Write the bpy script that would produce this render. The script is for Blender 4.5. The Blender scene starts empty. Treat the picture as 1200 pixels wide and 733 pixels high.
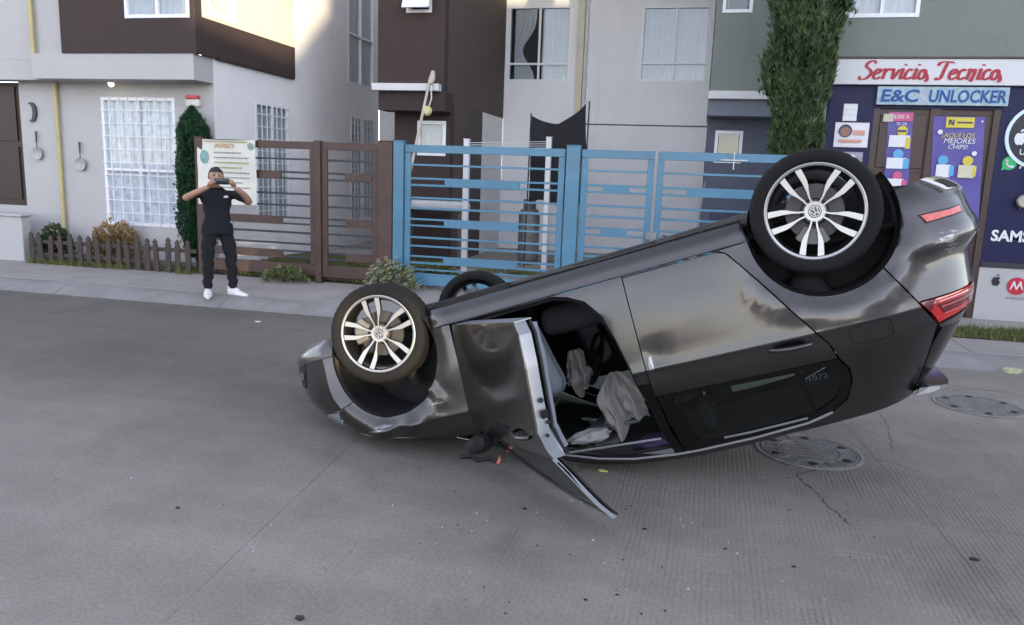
import bpy, bmesh, math, random
from mathutils import Vector, Matrix, Euler
from math import sin, cos, pi, radians as RAD, sqrt, exp
random.seed(7)
SC = bpy.context.scene
COL = SC.collection

# ------------------------------------------------------------------ camera, sky, sun, exposure
cam = bpy.data.cameras.new('camera'); cam.sensor_width = 36; cam.lens = 27.0
cam.clip_start = 0.05; cam.clip_end = 3000
camo = bpy.data.objects.new('camera', cam); COL.objects.link(camo)
camo.matrix_world = (Matrix.Translation((0, 0, 1.755)) @ Matrix.Rotation(RAD(13.07), 4, 'Z')
                     @ Matrix.Rotation(RAD(90 - 10.13), 4, 'X') @ Matrix.Rotation(RAD(2.07), 4, 'Z'))
SC.camera = camo
SUN_DIR = Vector((-0.59, 0.81, -0.07)).normalized()          # the way the light travels
SUN_EL = math.asin(-SUN_DIR.z)
wd = bpy.data.worlds.new('World'); SC.world = wd; wd.use_nodes = True
wn = wd.node_tree.nodes; wn.clear()
sky = wn.new('ShaderNodeTexSky'); sky.sky_type = 'NISHITA'; sky.sun_disc = False
sky.sun_elevation = SUN_EL
sky.sun_rotation = math.atan2(-SUN_DIR.x, -SUN_DIR.y)
sky.altitude = 2500; sky.air_density = 1.0; sky.dust_density = 1.4; sky.ozone_density = 2.0
bg = wn.new('ShaderNodeBackground'); bg.inputs[1].default_value = 0.15
wo = wn.new('ShaderNodeOutputWorld')
hs = wn.new('ShaderNodeHueSaturation'); hs.inputs['Saturation'].default_value = 0.45      # thin evening haze pales the blue
wd.node_tree.links.new(sky.outputs[0], hs.inputs['Color']); tn = wn.new('ShaderNodeMix'); tn.data_type = 'RGBA'; tn.blend_type = 'MULTIPLY'; tn.inputs['Factor'].default_value = 1; tn.inputs['B'].default_value = (1.06, .985, .995, 1)   # faint rose of the evening haze
wd.node_tree.links.new(hs.outputs[0], tn.inputs['A']); wd.node_tree.links.new(tn.outputs['Result'], bg.inputs[0]); wd.node_tree.links.new(bg.outputs[0], wo.inputs[0])
sl = bpy.data.lights.new('sun', 'SUN'); sl.energy = 1.0; sl.angle = RAD(0.5); sl.color = (1.0, 0.80, 0.50)
slo = bpy.data.objects.new('sun', sl); COL.objects.link(slo); slo.location = (30, -25, 20)
slo.rotation_euler = SUN_DIR.to_track_quat('-Z', 'Y').to_euler()
SC.view_settings.view_transform = 'Standard'; SC.view_settings.look = 'None'
SC.view_settings.gamma = 1.0; SC.view_settings.exposure = 3.12
SC.view_settings.use_curve_mapping = False

# ------------------------------------------------------------------ helpers
def tag(o, label=None, cat=None, group=None, kind=None):
    if label: o['label'] = label
    if cat: o['category'] = cat
    if group: o['group'] = group
    if kind: o['kind'] = kind
    return o
def empty(name, loc=(0, 0, 0), label=None, cat=None, group=None, rz=0):
    o = bpy.data.objects.new(name, None); COL.objects.link(o); o.empty_display_size = .1
    o.location = loc; o.rotation_euler = (0, 0, rz)
    return tag(o, label, cat, group)
def mk(name, bm, mat, parent=None, smooth=None, local=False, recalc=True):
    """link a bmesh as ONE mesh object; world-coordinate meshes keep their place under a moved Empty unless local"""
    if recalc: bmesh.ops.recalc_face_normals(bm, faces=bm.faces[:])
    me = bpy.data.meshes.new(name); bm.to_mesh(me); bm.free()
    for m in (mat if isinstance(mat, (list, tuple)) else [mat]): me.materials.append(m)
    if smooth is not None:
        for p in me.polygons: p.use_smooth = True
        me.set_sharp_from_angle(angle=RAD(smooth))
    o = bpy.data.objects.new(name, me); COL.objects.link(o)
    if parent is not None:
        o.parent = parent
        if not local: o.matrix_parent_inverse = wm(parent).inverted()
    return o
def wm(o):
    m = o.matrix_basis.copy()
    if o.parent: m = wm(o.parent) @ o.matrix_parent_inverse @ m
    return m
def twin(o, parent, loc=None, name=None):
    c = o.copy(); COL.objects.link(c); c.parent = parent
    if loc is not None: c.location = loc
    return c
def BM(): return bmesh.new()
def box(bm, x0, x1, y0, y1, z0, z1, mi=0, M=None):
    v = [bm.verts.new(Vector(p)) for p in ((x0,y0,z0),(x1,y0,z0),(x1,y1,z0),(x0,y1,z0),(x0,y0,z1),(x1,y0,z1),(x1,y1,z1),(x0,y1,z1))]
    if M is not None:
        for q in v: q.co = M @ q.co
    for f in ((0,3,2,1),(4,5,6,7),(0,1,5,4),(1,2,6,5),(2,3,7,6),(3,0,4,7)):
        bm.faces.new([v[i] for i in f]).material_index = mi
    return v
def bbox(x0, x1, y0, y1, z0, z1, bev=0.0, seg=1):
    bm = BM(); box(bm, x0, x1, y0, y1, z0, z1)
    if bev: bmesh.ops.bevel(bm, geom=bm.edges[:], offset=bev, segments=seg, affect='EDGES', profile=.5)
    return bm
def tube(bm, pts, r, seg=8, mi=0, cap=True):
    pts = [Vector(p) for p in pts]; n = len(pts); rings = []
    rr = r if isinstance(r, (list, tuple)) else [r] * n
    up = Vector((0, 0, 1))
    for i, p in enumerate(pts):
        d = (pts[min(i + 1, n - 1)] - pts[max(i - 1, 0)]).normalized()
        a = d.cross(up)
        if a.length < .05: a = d.cross(Vector((1, 0, 0)))
        a.normalize(); b = d.cross(a)
        rings.append([bm.verts.new(p + (a * cos(t) + b * sin(t)) * rr[i]) for t in [2 * pi * k / seg for k in range(seg)]])
    for i in range(n - 1):
        for k in range(seg):
            bm.faces.new((rings[i][k], rings[i][(k + 1) % seg], rings[i + 1][(k + 1) % seg], rings[i + 1][k])).material_index = mi
    if cap:
        bm.faces.new(rings[0][::-1]).material_index = mi; bm.faces.new(rings[-1]).material_index = mi
def lathe(bm, prof, seg=48, c=(0, 0, 0), axis='Y', mi=0, closed=False):
    """prof: list of (radius, along)"""
    rings = []
    for r, a in prof:
        ring = []
        for k in range(seg):
            t = 2 * pi * k / seg
            p = (r * cos(t), a, r * sin(t)) if axis == 'Y' else (r * cos(t), r * sin(t), a)
            ring.append(bm.verts.new(Vector(c) + Vector(p)))
        rings.append(ring)
    L = len(rings)
    for i in range(L if closed else L - 1):
        A, B = rings[i], rings[(i + 1) % L]
        for k in range(seg):
            bm.faces.new((A[k], A[(k + 1) % seg], B[(k + 1) % seg], B[k])).material_index = mi
    return rings
def prism(bm, poly, y0, y1, mi=0, plane='XZ', M=None):
    def P(a, b, y): return {'XZ': Vector((a, y, b)), 'XY': Vector((a, b, y)), 'YZ': Vector((y, a, b))}[plane]
    A = [bm.verts.new(P(a, b, y0)) for a, b in poly]; B = [bm.verts.new(P(a, b, y1)) for a, b in poly]
    if M is not None:
        for q in A + B: q.co = M @ q.co
    n = len(poly)
    for i in range(n): bm.faces.new((A[i], A[(i + 1) % n], B[(i + 1) % n], B[i])).material_index = mi
    bm.faces.new(A[::-1]).material_index = mi; bm.faces.new(B).material_index = mi
def text_mesh(txt, size, depth=.004, shear=0, bold=0, align='CENTER', sx=1.0):
    cu = bpy.data.curves.new('t', 'FONT'); cu.body = txt; cu.size = size; cu.extrude = depth / 2; cu.shear = shear
    cu.offset = bold; cu.align_x = align; cu.align_y = 'CENTER'; cu.resolution_u = 3
    o = bpy.data.objects.new('t', cu); COL.objects.link(o)
    dg = bpy.context.evaluated_depsgraph_get()
    me = bpy.data.meshes.new_from_object(o.evaluated_get(dg))
    bpy.data.objects.remove(o); bpy.data.curves.remove(cu)
    bm = BM(); bm.from_mesh(me); bpy.data.meshes.remove(me)
    for v in bm.verts:                       # stand it up in the XZ plane, facing -Y
        x, y, z = v.co; v.co = (x * sx, -z, y)
    return bm
def shift(bm, d):
    for v in bm.verts: v.co += Vector(d)
    return bm

# ------------------------------------------------------------------ materials
MATS = {}
def hexc(h): return tuple((int(h[i:i+2], 16) / 255) ** 2.2 for i in (0, 2, 4))
def mat(name, col, rough=.6, metal=0., var=.12, vs=3.0, bump=0., bs=60., coat=0., spec=.5, grime=0., stretch=None, trans=0., emit=None, alpha=1., sub=0.):
    if name in MATS: return MATS[name]
    m = bpy.data.materials.new(name); m.use_nodes = True; nt = m.node_tree; N = nt.nodes; L = nt.links
    b = N['Principled BSDF']
    b.inputs['Roughness'].default_value = rough; b.inputs['Metallic'].default_value = metal
    b.inputs['Coat Weight'].default_value = coat; b.inputs['Coat Roughness'].default_value = .04
    b.inputs['Specular IOR Level'].default_value = spec; b.inputs['Transmission Weight'].default_value = trans
    b.inputs['Alpha'].default_value = alpha
    b.inputs['Base Color'].default_value = (*col, 1)
    if emit: b.inputs['Emission Color'].default_value = (*emit[0], 1); b.inputs['Emission Strength'].default_value = emit[1]
    tc = N.new('ShaderNodeTexCoord'); src = tc.outputs['Object']
    if stretch:
        mp = N.new('ShaderNodeMapping'); mp.inputs['Scale'].default_value = stretch; L.new(src, mp.inputs[0]); src = mp.outputs[0]
    if var > 0:
        n1 = N.new('ShaderNodeTexNoise'); n1.inputs['Scale'].default_value = vs; n1.inputs['Detail'].default_value = 7; n1.inputs['Roughness'].default_value = .65
        L.new(src, n1.inputs['Vector'])
        r = N.new('ShaderNodeMapRange'); r.inputs[1].default_value = .3; r.inputs[2].default_value = .7
        r.inputs[3].default_value = 1 - var; r.inputs[4].default_value = 1 + var
        L.new(n1.outputs['Fac'], r.inputs[0])
        mx = N.new('ShaderNodeMix'); mx.data_type = 'RGBA'; mx.blend_type = 'MULTIPLY'; mx.inputs['Factor'].default_value = 1
        mx.inputs['A'].default_value = (*col, 1); L.new(r.outputs[0], mx.inputs['B']); out = mx.outputs['Result']
        if grime > 0:     # broad rain streaks and smudges
            mp2 = N.new('ShaderNodeMapping'); mp2.inputs['Scale'].default_value = (2.2, 2.2, .35); L.new(tc.outputs['Object'], mp2.inputs[0])
            n2 = N.new('ShaderNodeTexNoise'); n2.inputs['Scale'].default_value = 1.3; n2.inputs['Detail'].default_value = 9; n2.inputs['Roughness'].default_value = .7
            L.new(mp2.outputs[0], n2.inputs['Vector'])
            r2 = N.new('ShaderNodeMapRange'); r2.inputs[1].default_value = .52; r2.inputs[2].default_value = .8; r2.inputs[3].default_value = 0; r2.inputs[4].default_value = grime
            L.new(n2.outputs['Fac'], r2.inputs[0])
            m2 = N.new('ShaderNodeMix'); m2.data_type = 'RGBA'; L.new(r2.outputs[0], m2.inputs['Factor']); L.new(out, m2.inputs['A'])
            m2.inputs['B'].default_value = (col[0] * .45, col[1] * .42, col[2] * .38, 1); out = m2.outputs['Result']
        L.new(out, b.inputs['Base Color'])
        r3 = N.new('ShaderNodeMapRange'); r3.inputs[1].default_value = .3; r3.inputs[2].default_value = .7
        r3.inputs[3].default_value = max(0, rough - .06); r3.inputs[4].default_value = min(1, rough + .06)
        L.new(n1.outputs['Fac'], r3.inputs[0]); L.new(r3.outputs[0], b.inputs['Roughness'])
    if bump > 0:
        n3 = N.new('ShaderNodeTexNoise'); n3.inputs['Scale'].default_value = bs; n3.inputs['Detail'].default_value = 5
        L.new(src, n3.inputs['Vector'])
        bp = N.new('ShaderNodeBump'); bp.inputs['Strength'].default_value = bump; bp.inputs['Distance'].default_value = .01
        L.new(n3.outputs['Fac'], bp.inputs['Height']); L.new(bp.outputs[0], b.inputs['Normal'])
    MATS[name] = m
    return m
def glassmat(name, tint, rough=.0, mixf=.5):
    """thin pane: clear tinted see-through with a mirror-like front by Fresnel"""
    m = bpy.data.materials.new(name); m.use_nodes = True; nt = m.node_tree; N = nt.nodes; L = nt.links; N.clear()
    o = N.new('ShaderNodeOutputMaterial'); t = N.new('ShaderNodeBsdfTransparent'); t.inputs[0].default_value = (*tint, 1)
    g = N.new('ShaderNodeBsdfGlossy'); g.inputs['Roughness'].default_value = rough; g.inputs[0].default_value = (1, 1, 1, 1)
    fr = N.new('ShaderNodeFresnel'); fr.inputs[0].default_value = 1.52
    ad = N.new('ShaderNodeMath'); ad.operation = 'MULTIPLY_ADD'; ad.inputs[1].default_value = 1.0; ad.inputs[2].default_value = mixf
    ge = N.new('ShaderNodeNewGeometry'); iv = N.new('ShaderNodeMath'); iv.operation = 'SUBTRACT'; iv.inputs[0].default_value = 1.0; L.new(ge.outputs['Backfacing'], iv.inputs[1])
    m3 = N.new('ShaderNodeMath'); m3.operation = 'MULTIPLY'; L.new(iv.outputs[0], m3.inputs[1])
    L.new(fr.outputs[0], ad.inputs[0]); mx = N.new('ShaderNodeMixShader')
    L.new(ad.outputs[0], m3.inputs[0]); L.new(m3.outputs[0], mx.inputs[0]); L.new(t.outputs[0], mx.inputs[1]); L.new(g.outputs[0], mx.inputs[2]); L.new(mx.outputs[0], o.inputs[0])
    MATS[name] = m
    return m
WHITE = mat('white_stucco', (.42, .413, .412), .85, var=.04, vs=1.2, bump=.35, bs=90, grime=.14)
WHITE2 = mat('white_stucco_lightened', (.75, .742, .748), .85, var=.04, vs=1.6, bump=.35, bs=90, grime=.12)  # same white stucco, base lightened to offset weaker light on side and set-back walls
CREAM = mat('cream_stucco', (.66, .60, .49), .85, var=.06, vs=2, bump=.3, bs=90)
BROWN = mat('brown_stucco', (.043, .028, .026), .85, var=.12, vs=1.5, bump=.35, bs=90, grime=.2)
GREYB = mat('taupe_stucco', (.085, .068, .064), .85, var=.12, vs=1.5, bump=.35, bs=90, grime=.25)
GREEN = mat('sage_stucco', (.180, .200, .182), .85, var=.07, vs=1.4, bump=.35, bs=90, grime=.3)
SLATE = mat('slate_stucco', (.095, .105, .145), .85, var=.1, vs=1.4, bump=.35, bs=90, grime=.25)
SLATE2 = mat('slate_trim', (.16, .18, .22), .8, var=.1, vs=1.4, bump=.3, bs=90)
WTRIM = mat('white_trim', (.60, .60, .61), .6, var=.05, vs=4)
ALU = mat('white_aluminium', (.72, .73, .75), .4, var=.04, vs=6)
YPIPE = mat('yellow_pipe', (.44, .37, .17), .5, var=.1, vs=5)
CREAMP = mat('cream_pipe', (.56, .52, .36), .55, var=.08, vs=5)
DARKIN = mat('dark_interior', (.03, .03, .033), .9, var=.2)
CURT = mat('pale_curtain', (.46, .46, .48), .9, var=.06, vs=4)
CURTL = mat('lilac_curtain', (.72, .71, .76), .9, var=.28, vs=9)
PANE = glassmat('window_glass', (.90, .93, .94), .01, .02)
WOODD = mat('dark_wood_door', (.030, .017, .011), .45, var=.3, vs=3, stretch=(8, 8, .6))
CONC = mat('pavement_concrete', (.29, .270, .255), .9, var=.16, vs=1.1, bump=.5, bs=70, grime=.3)
KERBM = mat('kerb_concrete', (.22, .217, .212), .9, var=.2, vs=2.0, bump=.5, bs=70, grime=.35)
YARDM = mat('yard_concrete', (.30, .285, .26), .9, var=.2, vs=1.0, bump=.4, bs=50)
SOIL = mat('soil', (.11, .085, .05), .95, var=.35, vs=6, bump=.8, bs=30)
BLUE = mat('blue_enamel', (.062, .180, .275), .45, var=.16, vs=2.5, coat=.1, grime=.25)
RUSTB = mat('brown_enamel', (.060, .030, .023), .5, var=.3, vs=4, grime=.3)
IRON = mat('black_iron', (.020, .026, .040), .5, var=.2, vs=6)
WOODP = mat('weathered_picket', (.055, .042, .036), .85, var=.35, vs=5, stretch=(6, 6, 1), bump=.4)
# ------------------------------------------------------------------ setting: ground, road slabs, kerb, pavement, yards
def concrete_road():
    m = bpy.data.materials.new('road_concrete'); m.use_nodes = True; nt = m.node_tree; N = nt.nodes; L = nt.links
    b = N['Principled BSDF']; b.inputs['Roughness'].default_value = .82; b.inputs['Specular IOR Level'].default_value = .35
    tc = N.new('ShaderNodeTexCoord'); ob = tc.outputs['Object']
    def noise(s, d=8, r=.65, stretch=None, w=0):
        n = N.new('ShaderNodeTexNoise'); n.inputs['Scale'].default_value = s; n.inputs['Detail'].default_value = d; n.inputs['Roughness'].default_value = r
        n.inputs['Distortion'].default_value = w
        if stretch:
            mp = N.new('ShaderNodeMapping'); mp.inputs['Scale'].default_value = stretch; L.new(ob, mp.inputs[0]); L.new(mp.outputs[0], n.inputs['Vector'])
        else: L.new(ob, n.inputs['Vector'])
        return n.outputs['Fac']
    def rng(s, a, b_, c, d):
        r = N.new('ShaderNodeMapRange'); r.inputs[1].default_value = a; r.inputs[2].default_value = b_; r.inputs[3].default_value = c; r.inputs[4].default_value = d
        L.new(s, r.inputs[0]); return r.outputs[0]
    def mul(a, b_):
        q = N.new('ShaderNodeMath'); q.operation = 'MULTIPLY'
        for i, s in enumerate((a, b_)):
            if isinstance(s, (int, float)): q.inputs[i].default_value = s
            else: L.new(s, q.inputs[i])
        return q.outputs[0]
    broad = rng(noise(.35, 5, .6), .3, .7, .76, 1.12)
    mid = rng(noise(2.2, 8, .7), .3, .7, .88, 1.12)
    fine = rng(noise(55, 4, .7), .25, .75, .74, 1.22)
    tyre = rng(noise(.6, 6, .6, (.12, 1.3, 1), .4), .42, .72, 1.04, .80)      # long faint wheel tracks along the street
    oil = rng(noise(.9, 6, .55, None, .8), .60, .78, 1.0, .72)
    sx = N.new('ShaderNodeSeparateXYZ'); L.new(ob, sx.inputs[0])
    wob = N.new('ShaderNodeMath'); wob.operation = 'MULTIPLY_ADD'; wob.inputs[1].default_value = 2.4; L.new(noise(.45, 5, .6), wob.inputs[0]); L.new(sx.outputs['Y'], wob.inputs[2])
    lane = mul(rng(wob.outputs[0], 5.2, 6.6, 0, 1), rng(sx.outputs['X'], -.5, 1.5, 1, 0))       # rubbered, smoother lane towards the far kerb
    lanev = N.new('ShaderNodeMath'); lanev.operation = 'MULTIPLY_ADD'; lanev.inputs[1].default_value = -.46; lanev.inputs[2].default_value = 1.0; L.new(lane, lanev.inputs[0])
    spots = rng(noise(7, 3, .5, None, .4), .70, .76, 1.0, .78)
    v = mul(mul(mul(mul(broad, mid), mul(fine, tyre)), mul(oil, spots)), lanev.outputs[0])
    # tined grooves: fine bands across the street, worn away in patches
    wv = N.new('ShaderNodeTexWave'); wv.wave_type = 'BANDS'; wv.bands_direction = 'X'; wv.inputs['Scale'].default_value = 11.5
    wv.inputs['Distortion'].default_value = 2.2; wv.inputs['Detail'].default_value = 2; wv.inputs['Detail Scale'].default_value = .8
    mpw = N.new('ShaderNodeMapping'); mpw.inputs['Scale'].default_value = (1, .25, 1); mpw.inputs['Rotation'].default_value = (0, 0, RAD(4.5)); L.new(ob, mpw.inputs[0]); L.new(mpw.outputs[0], wv.inputs['Vector'])
    right = rng(sx.outputs['X'], -1.6, 1.2, .15, 1.0)
    worn = mul(mul(rng(noise(.9, 6, .65, None, .5), .42, .62, .08, 1.0), rng(noise(1.0, 4, .6, (14, .5, 1)), .35, .65, .25, 1.0)), right)
    g = rng(wv.outputs['Fac'], .08, .35, 0.0, 1.0)
    inv = N.new('ShaderNodeMath'); inv.operation = 'SUBTRACT'; inv.inputs[0].default_value = 1.0; L.new(g, inv.inputs[1])
    gd = mul(inv.outputs[0], worn)
    gdark = N.new('ShaderNodeMath'); gdark.operation = 'MULTIPLY_ADD'; gdark.inputs[1].default_value = -.24; gdark.inputs[2].default_value = 1.0; L.new(gd, gdark.inputs[0])
    v = mul(v, gdark.outputs[0])
    # pale scrape marks left by the car
    sc_n = rng(noise(3.0, 6, .75, (.5, 5.0, 1), 1.0), .62, .74, 0, .5)
    zone = mul(rng(sx.outputs['X'], -.9, .2, 0, 1), mul(rng(sx.outputs['Y'], 2.6, 3.1, 0, 1), rng(sx.outputs['Y'], 3.9, 4.2, 1, 0)))
    sc_f = mul(sc_n, zone)
    cc = N.new('ShaderNodeMix'); cc.data_type = 'RGBA'; cc.blend_type = 'MULTIPLY'; cc.inputs['Factor'].default_value = 1
    cc.inputs['A'].default_value = (.258, .235, .208, 1); L.new(v, cc.inputs['B'])
    c2 = N.new('ShaderNodeMix'); c2.data_type = 'RGBA'; L.new(sc_f, c2.inputs['Factor']); L.new(cc.outputs['Result'], c2.inputs['A']); c2.inputs['B'].default_value = (.5, .49, .53, 1)
    L.new(c2.outputs['Result'], b.inputs['Base Color'])
    L.new(rng(noise(1.2, 6), .3, .7, .72, .9), b.inputs['Roughness'])
    b1 = N.new('ShaderNodeBump'); b1.inputs['Strength'].default_value = .5; b1.inputs['Distance'].default_value = .004; L.new(noise(120, 4, .7), b1.inputs['Height'])
    b2 = N.new('ShaderNodeBump'); b2.inputs['Strength'].default_value = .8; b2.inputs['Distance'].default_value = .006; b2.invert = True
    L.new(gd, b2.inputs['Height']); L.new(b1.outputs[0], b2.inputs['Normal'])
    b3 = N.new('ShaderNodeBump'); b3.inputs['Strength'].default_value = .35; b3.inputs['Distance'].default_value = .03; L.new(noise(3, 4), b3.inputs['Height']); L.new(b2.outputs[0], b3.inputs['Normal'])
    L.new(b3.outputs[0], b.inputs['Normal'])
    return m
ROADM = concrete_road()
GROUNDM = mat('ground_earth', (.16, .14, .11), .95, var=.2, vs=.3)
JOINT = mat('road_joint', (.125, .122, .118), .95, var=.3, vs=8, bump=.6, bs=40)
bm = BM(); bmesh.ops.create_grid(bm, x_segments=2, y_segments=2, size=400); shift(bm, (0, 0, -.05))
tag(mk('ground', bm, GROUNDM), kind='structure')
road = tag(mk('road', bbox(-60, 60, -3.6, 8.33, -.045, -.016), JOINT), kind='structure')
# concrete slabs with sawn joints; each slab edge wanders a little so that the joints look worn
XS = [-60, -40, -26, -19, -12.4, -9.0, -5.6, -2.05, 1.36, 4.8, 8.2, 11.6, 18, 26, 40, 60]
YS = [-3.6, .15, 4.28, 8.33]
rj = random.Random(3)
def slab(x0, x1, y0, y1, sk):
    bm = BM(); g = .0012; n = 40
    def edge(a, b):
        return [(a[0] + (b[0] - a[0]) * i / n, a[1] + (b[1] - a[1]) * i / n) for i in range(n)]
    c = [(x0 + g, y0 + g), (x1 - g, y0 + g), (x1 - g, y1 - g), (x0 + g, y1 - g)]
    pts = sum((edge(c[i], c[(i + 1) % 4]) for i in range(4)), [])
    out = []
    for i, (x, y) in enumerate(pts):
        x += -sk * (y - 4.28) * (0.085 if abs(x) < 12 else 0)
        out.append((x + rj.uniform(-1, 1) * .001, y + rj.uniform(-1, 1) * .001))
    prism(bm, out, -.03, 0.0, plane='XY')
    return bm
for i in range(len(XS) - 1):
    for j in range(3):
        mk('slab', slab(XS[i], XS[i + 1], YS[j], YS[j + 1], 1), ROADM, road)
# rolled kerb, cast in lengths
kerb = empty('kerb', (0, 8.5, 0)); kerb['kind'] = 'structure'
prof = [(8.335, -.03), (8.335, .004), (8.40, .022), (8.48, .055), (8.56, .085), (8.64, .10), (8.745, .105), (8.745, -.03)]
x = -40.0
while x < 40:
    L_ = 2.45; bm = BM(); prism(bm, prof, x + .006, x + L_ - .006, plane='YZ'); mk('kerb_stone', bm, KERBM, kerb, smooth=25); x += L_
pav = tag(mk('pavement', bbox(-40, 40, 8.74, 10.28, -.04, .085), JOINT), kind='structure')
x = -40.0
while x < 40:
    w = 1.48; mk('paving_panel', bbox(x + .005, x + w - .005, 8.752, 10.275, .05, .108 + rj.uniform(-.002, .002), .006), CONC, pav); x += w
yard = tag(mk('yard', bbox(-40, 40, 10.28, 22, -.04, .10), YARDM), kind='structure')
# earth strips: behind the brown gate, behind the picket fence, and the verge by the shop
for nm, r in (('planting_bed', (-7.36, -4.15, 10.35, 13.6)), ('planting_bed', (-10.4, -7.45, 10.2, 10.88)), ('planting_bed', (1.75, 8, 9.55, 10.25))):
    bm = BM(); bmesh.ops.create_grid(bm, x_segments=40, y_segments=20, size=.5)
    for v in bm.verts:
        v.co = Vector((r[0] + (v.co.x + .5) * (r[1] - r[0]), r[2] + (v.co.y + .5) * (r[3] - r[2]), (.125 if r[2] > 9.6 else .118) + random.uniform(-.012, .018)))
    tag(mk(nm, bm, SOIL, smooth=60), kind='structure')

def cover(name, iron, cx_, cy_, r, label):
    root = empty(name, (cx_, cy_, 0), label, 'manhole cover', 'street manhole covers')
    CI = mat('cover_iron', (.17, .165, .16), .75, metal=.0, var=.3, vs=9, bump=.6, bs=60, grime=.4)
    RG = mat('cover_frame', (.23, .22, .215), .85, var=.25, vs=7, bump=.5)
    bm = BM(); lathe(bm, [(r, .003), (r * 1.0, .0075), (r * .93, .0085), (r * .92, -.004)], 64, (cx_, cy_, 0), 'Z'); mk('frame', bm, RG, root, smooth=30)
    bm = BM(); prof = [(r * .905, -.004), (r * .905, .008), (r * .87, .009), (r * .86, .005), (r * .62, .005), (r * .61, .009), (r * .57, .009), (r * .56, .005), (.001, .006)]
    lathe(bm, prof, 64, (cx_, cy_, 0), 'Z')
    for k in range(16):
        a = 2 * pi * k / 16; rr = r * .74; w = .022
        M_ = Matrix.Translation((cx_, cy_, 0)) @ Matrix.Rotation(a, 4, 'Z')
        box(bm, rr - .05, rr + .05, -w / 2, w / 2, .003, .0095, M=M_)
    for i in range(-3, 4):
        M_ = Matrix.Translation((cx_, cy_, 0)); h = sqrt(max(0, (r * .52) ** 2 - (i * .055) ** 2))
        if h > .02: box(bm, -h, h, i * .055 - .012, i * .055 + .012, .003, .0095, M=M_)
    mk('lid', bm, CI, root, smooth=30)
    bm = BM()
    for k in range(6):
        a = 2 * pi * k / 6 + .3; rr = r * .74
        lathe(bm, [(.028, .0096), (.001, .0098)], 12, (cx_ + rr * cos(a + .2), cy_ + rr * sin(a + .2), 0), 'Z')
    mk('lift_hole', bm, mat('hole_black', (.01, .01, .01), .9, var=0), root)
cover('manhole_cover', 0, .86, 5.26, .345, 'round iron manhole cover partly under the tail of the upturned car')
cover('manhole_cover', 0, 2.42, 6.93, .345, 'round iron manhole cover further back beside the shop verge')
# cracks: thin wandering grooves filled with dark dirt
def crack(pts, w, label):
    r = random.Random(len(pts) * 7 + int(w * 1e4)); bm = BM(); P = []
    for a, b in zip(pts, pts[1:]):
        n = 9
        for i in range(n): P.append((a[0] + (b[0] - a[0]) * i / n + r.uniform(-1, 1) * .012, a[1] + (b[1] - a[1]) * i / n + r.uniform(-1, 1) * .012))
    P.append(pts[-1]); A = []; B = []
    for i, p in enumerate(P):
        q = P[min(i + 1, len(P) - 1)]; o = P[max(i - 1, 0)]; d = Vector((q[0] - o[0], q[1] - o[1])).normalized(); nrm = Vector((-d.y, d.x))
        ww = w * r.uniform(.3, 1.1) * min(1, i / 3 + .15, (len(P) - 1 - i) / 3 + .15)
        A.append(bm.verts.new((p[0] + nrm.x * ww, p[1] + nrm.y * ww, .0035))); B.append(bm.verts.new((p[0] - nrm.x * ww, p[1] - nrm.y * ww, .0035)))
    for i in range(len(P) - 1): bm.faces.new((A[i], A[i + 1], B[i + 1], B[i]))
    mk('crack', bm, mat('crack_dirt', (.06, .058, .055), .95, var=.3, vs=20), road)
crack([(.98, 5.0), (.72, 4.78), (.80, 4.55), (.86, 4.28), (.93, 4.1)], .0045, '')
crack([(1.2, 5.3), (1.33, 5.22), (1.52, 5.1)], .004, '')
crack([(.2, 4.75), (.5, 4.7), (.72, 4.72)], .004, '')
crack([(1.55, 6.4), (1.5, 5.9), (1.42, 5.4)], .003, '')
crack([(2.3, 7.6), (2.9, 7.45), (3.6, 7.4)], .005, '')

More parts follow.
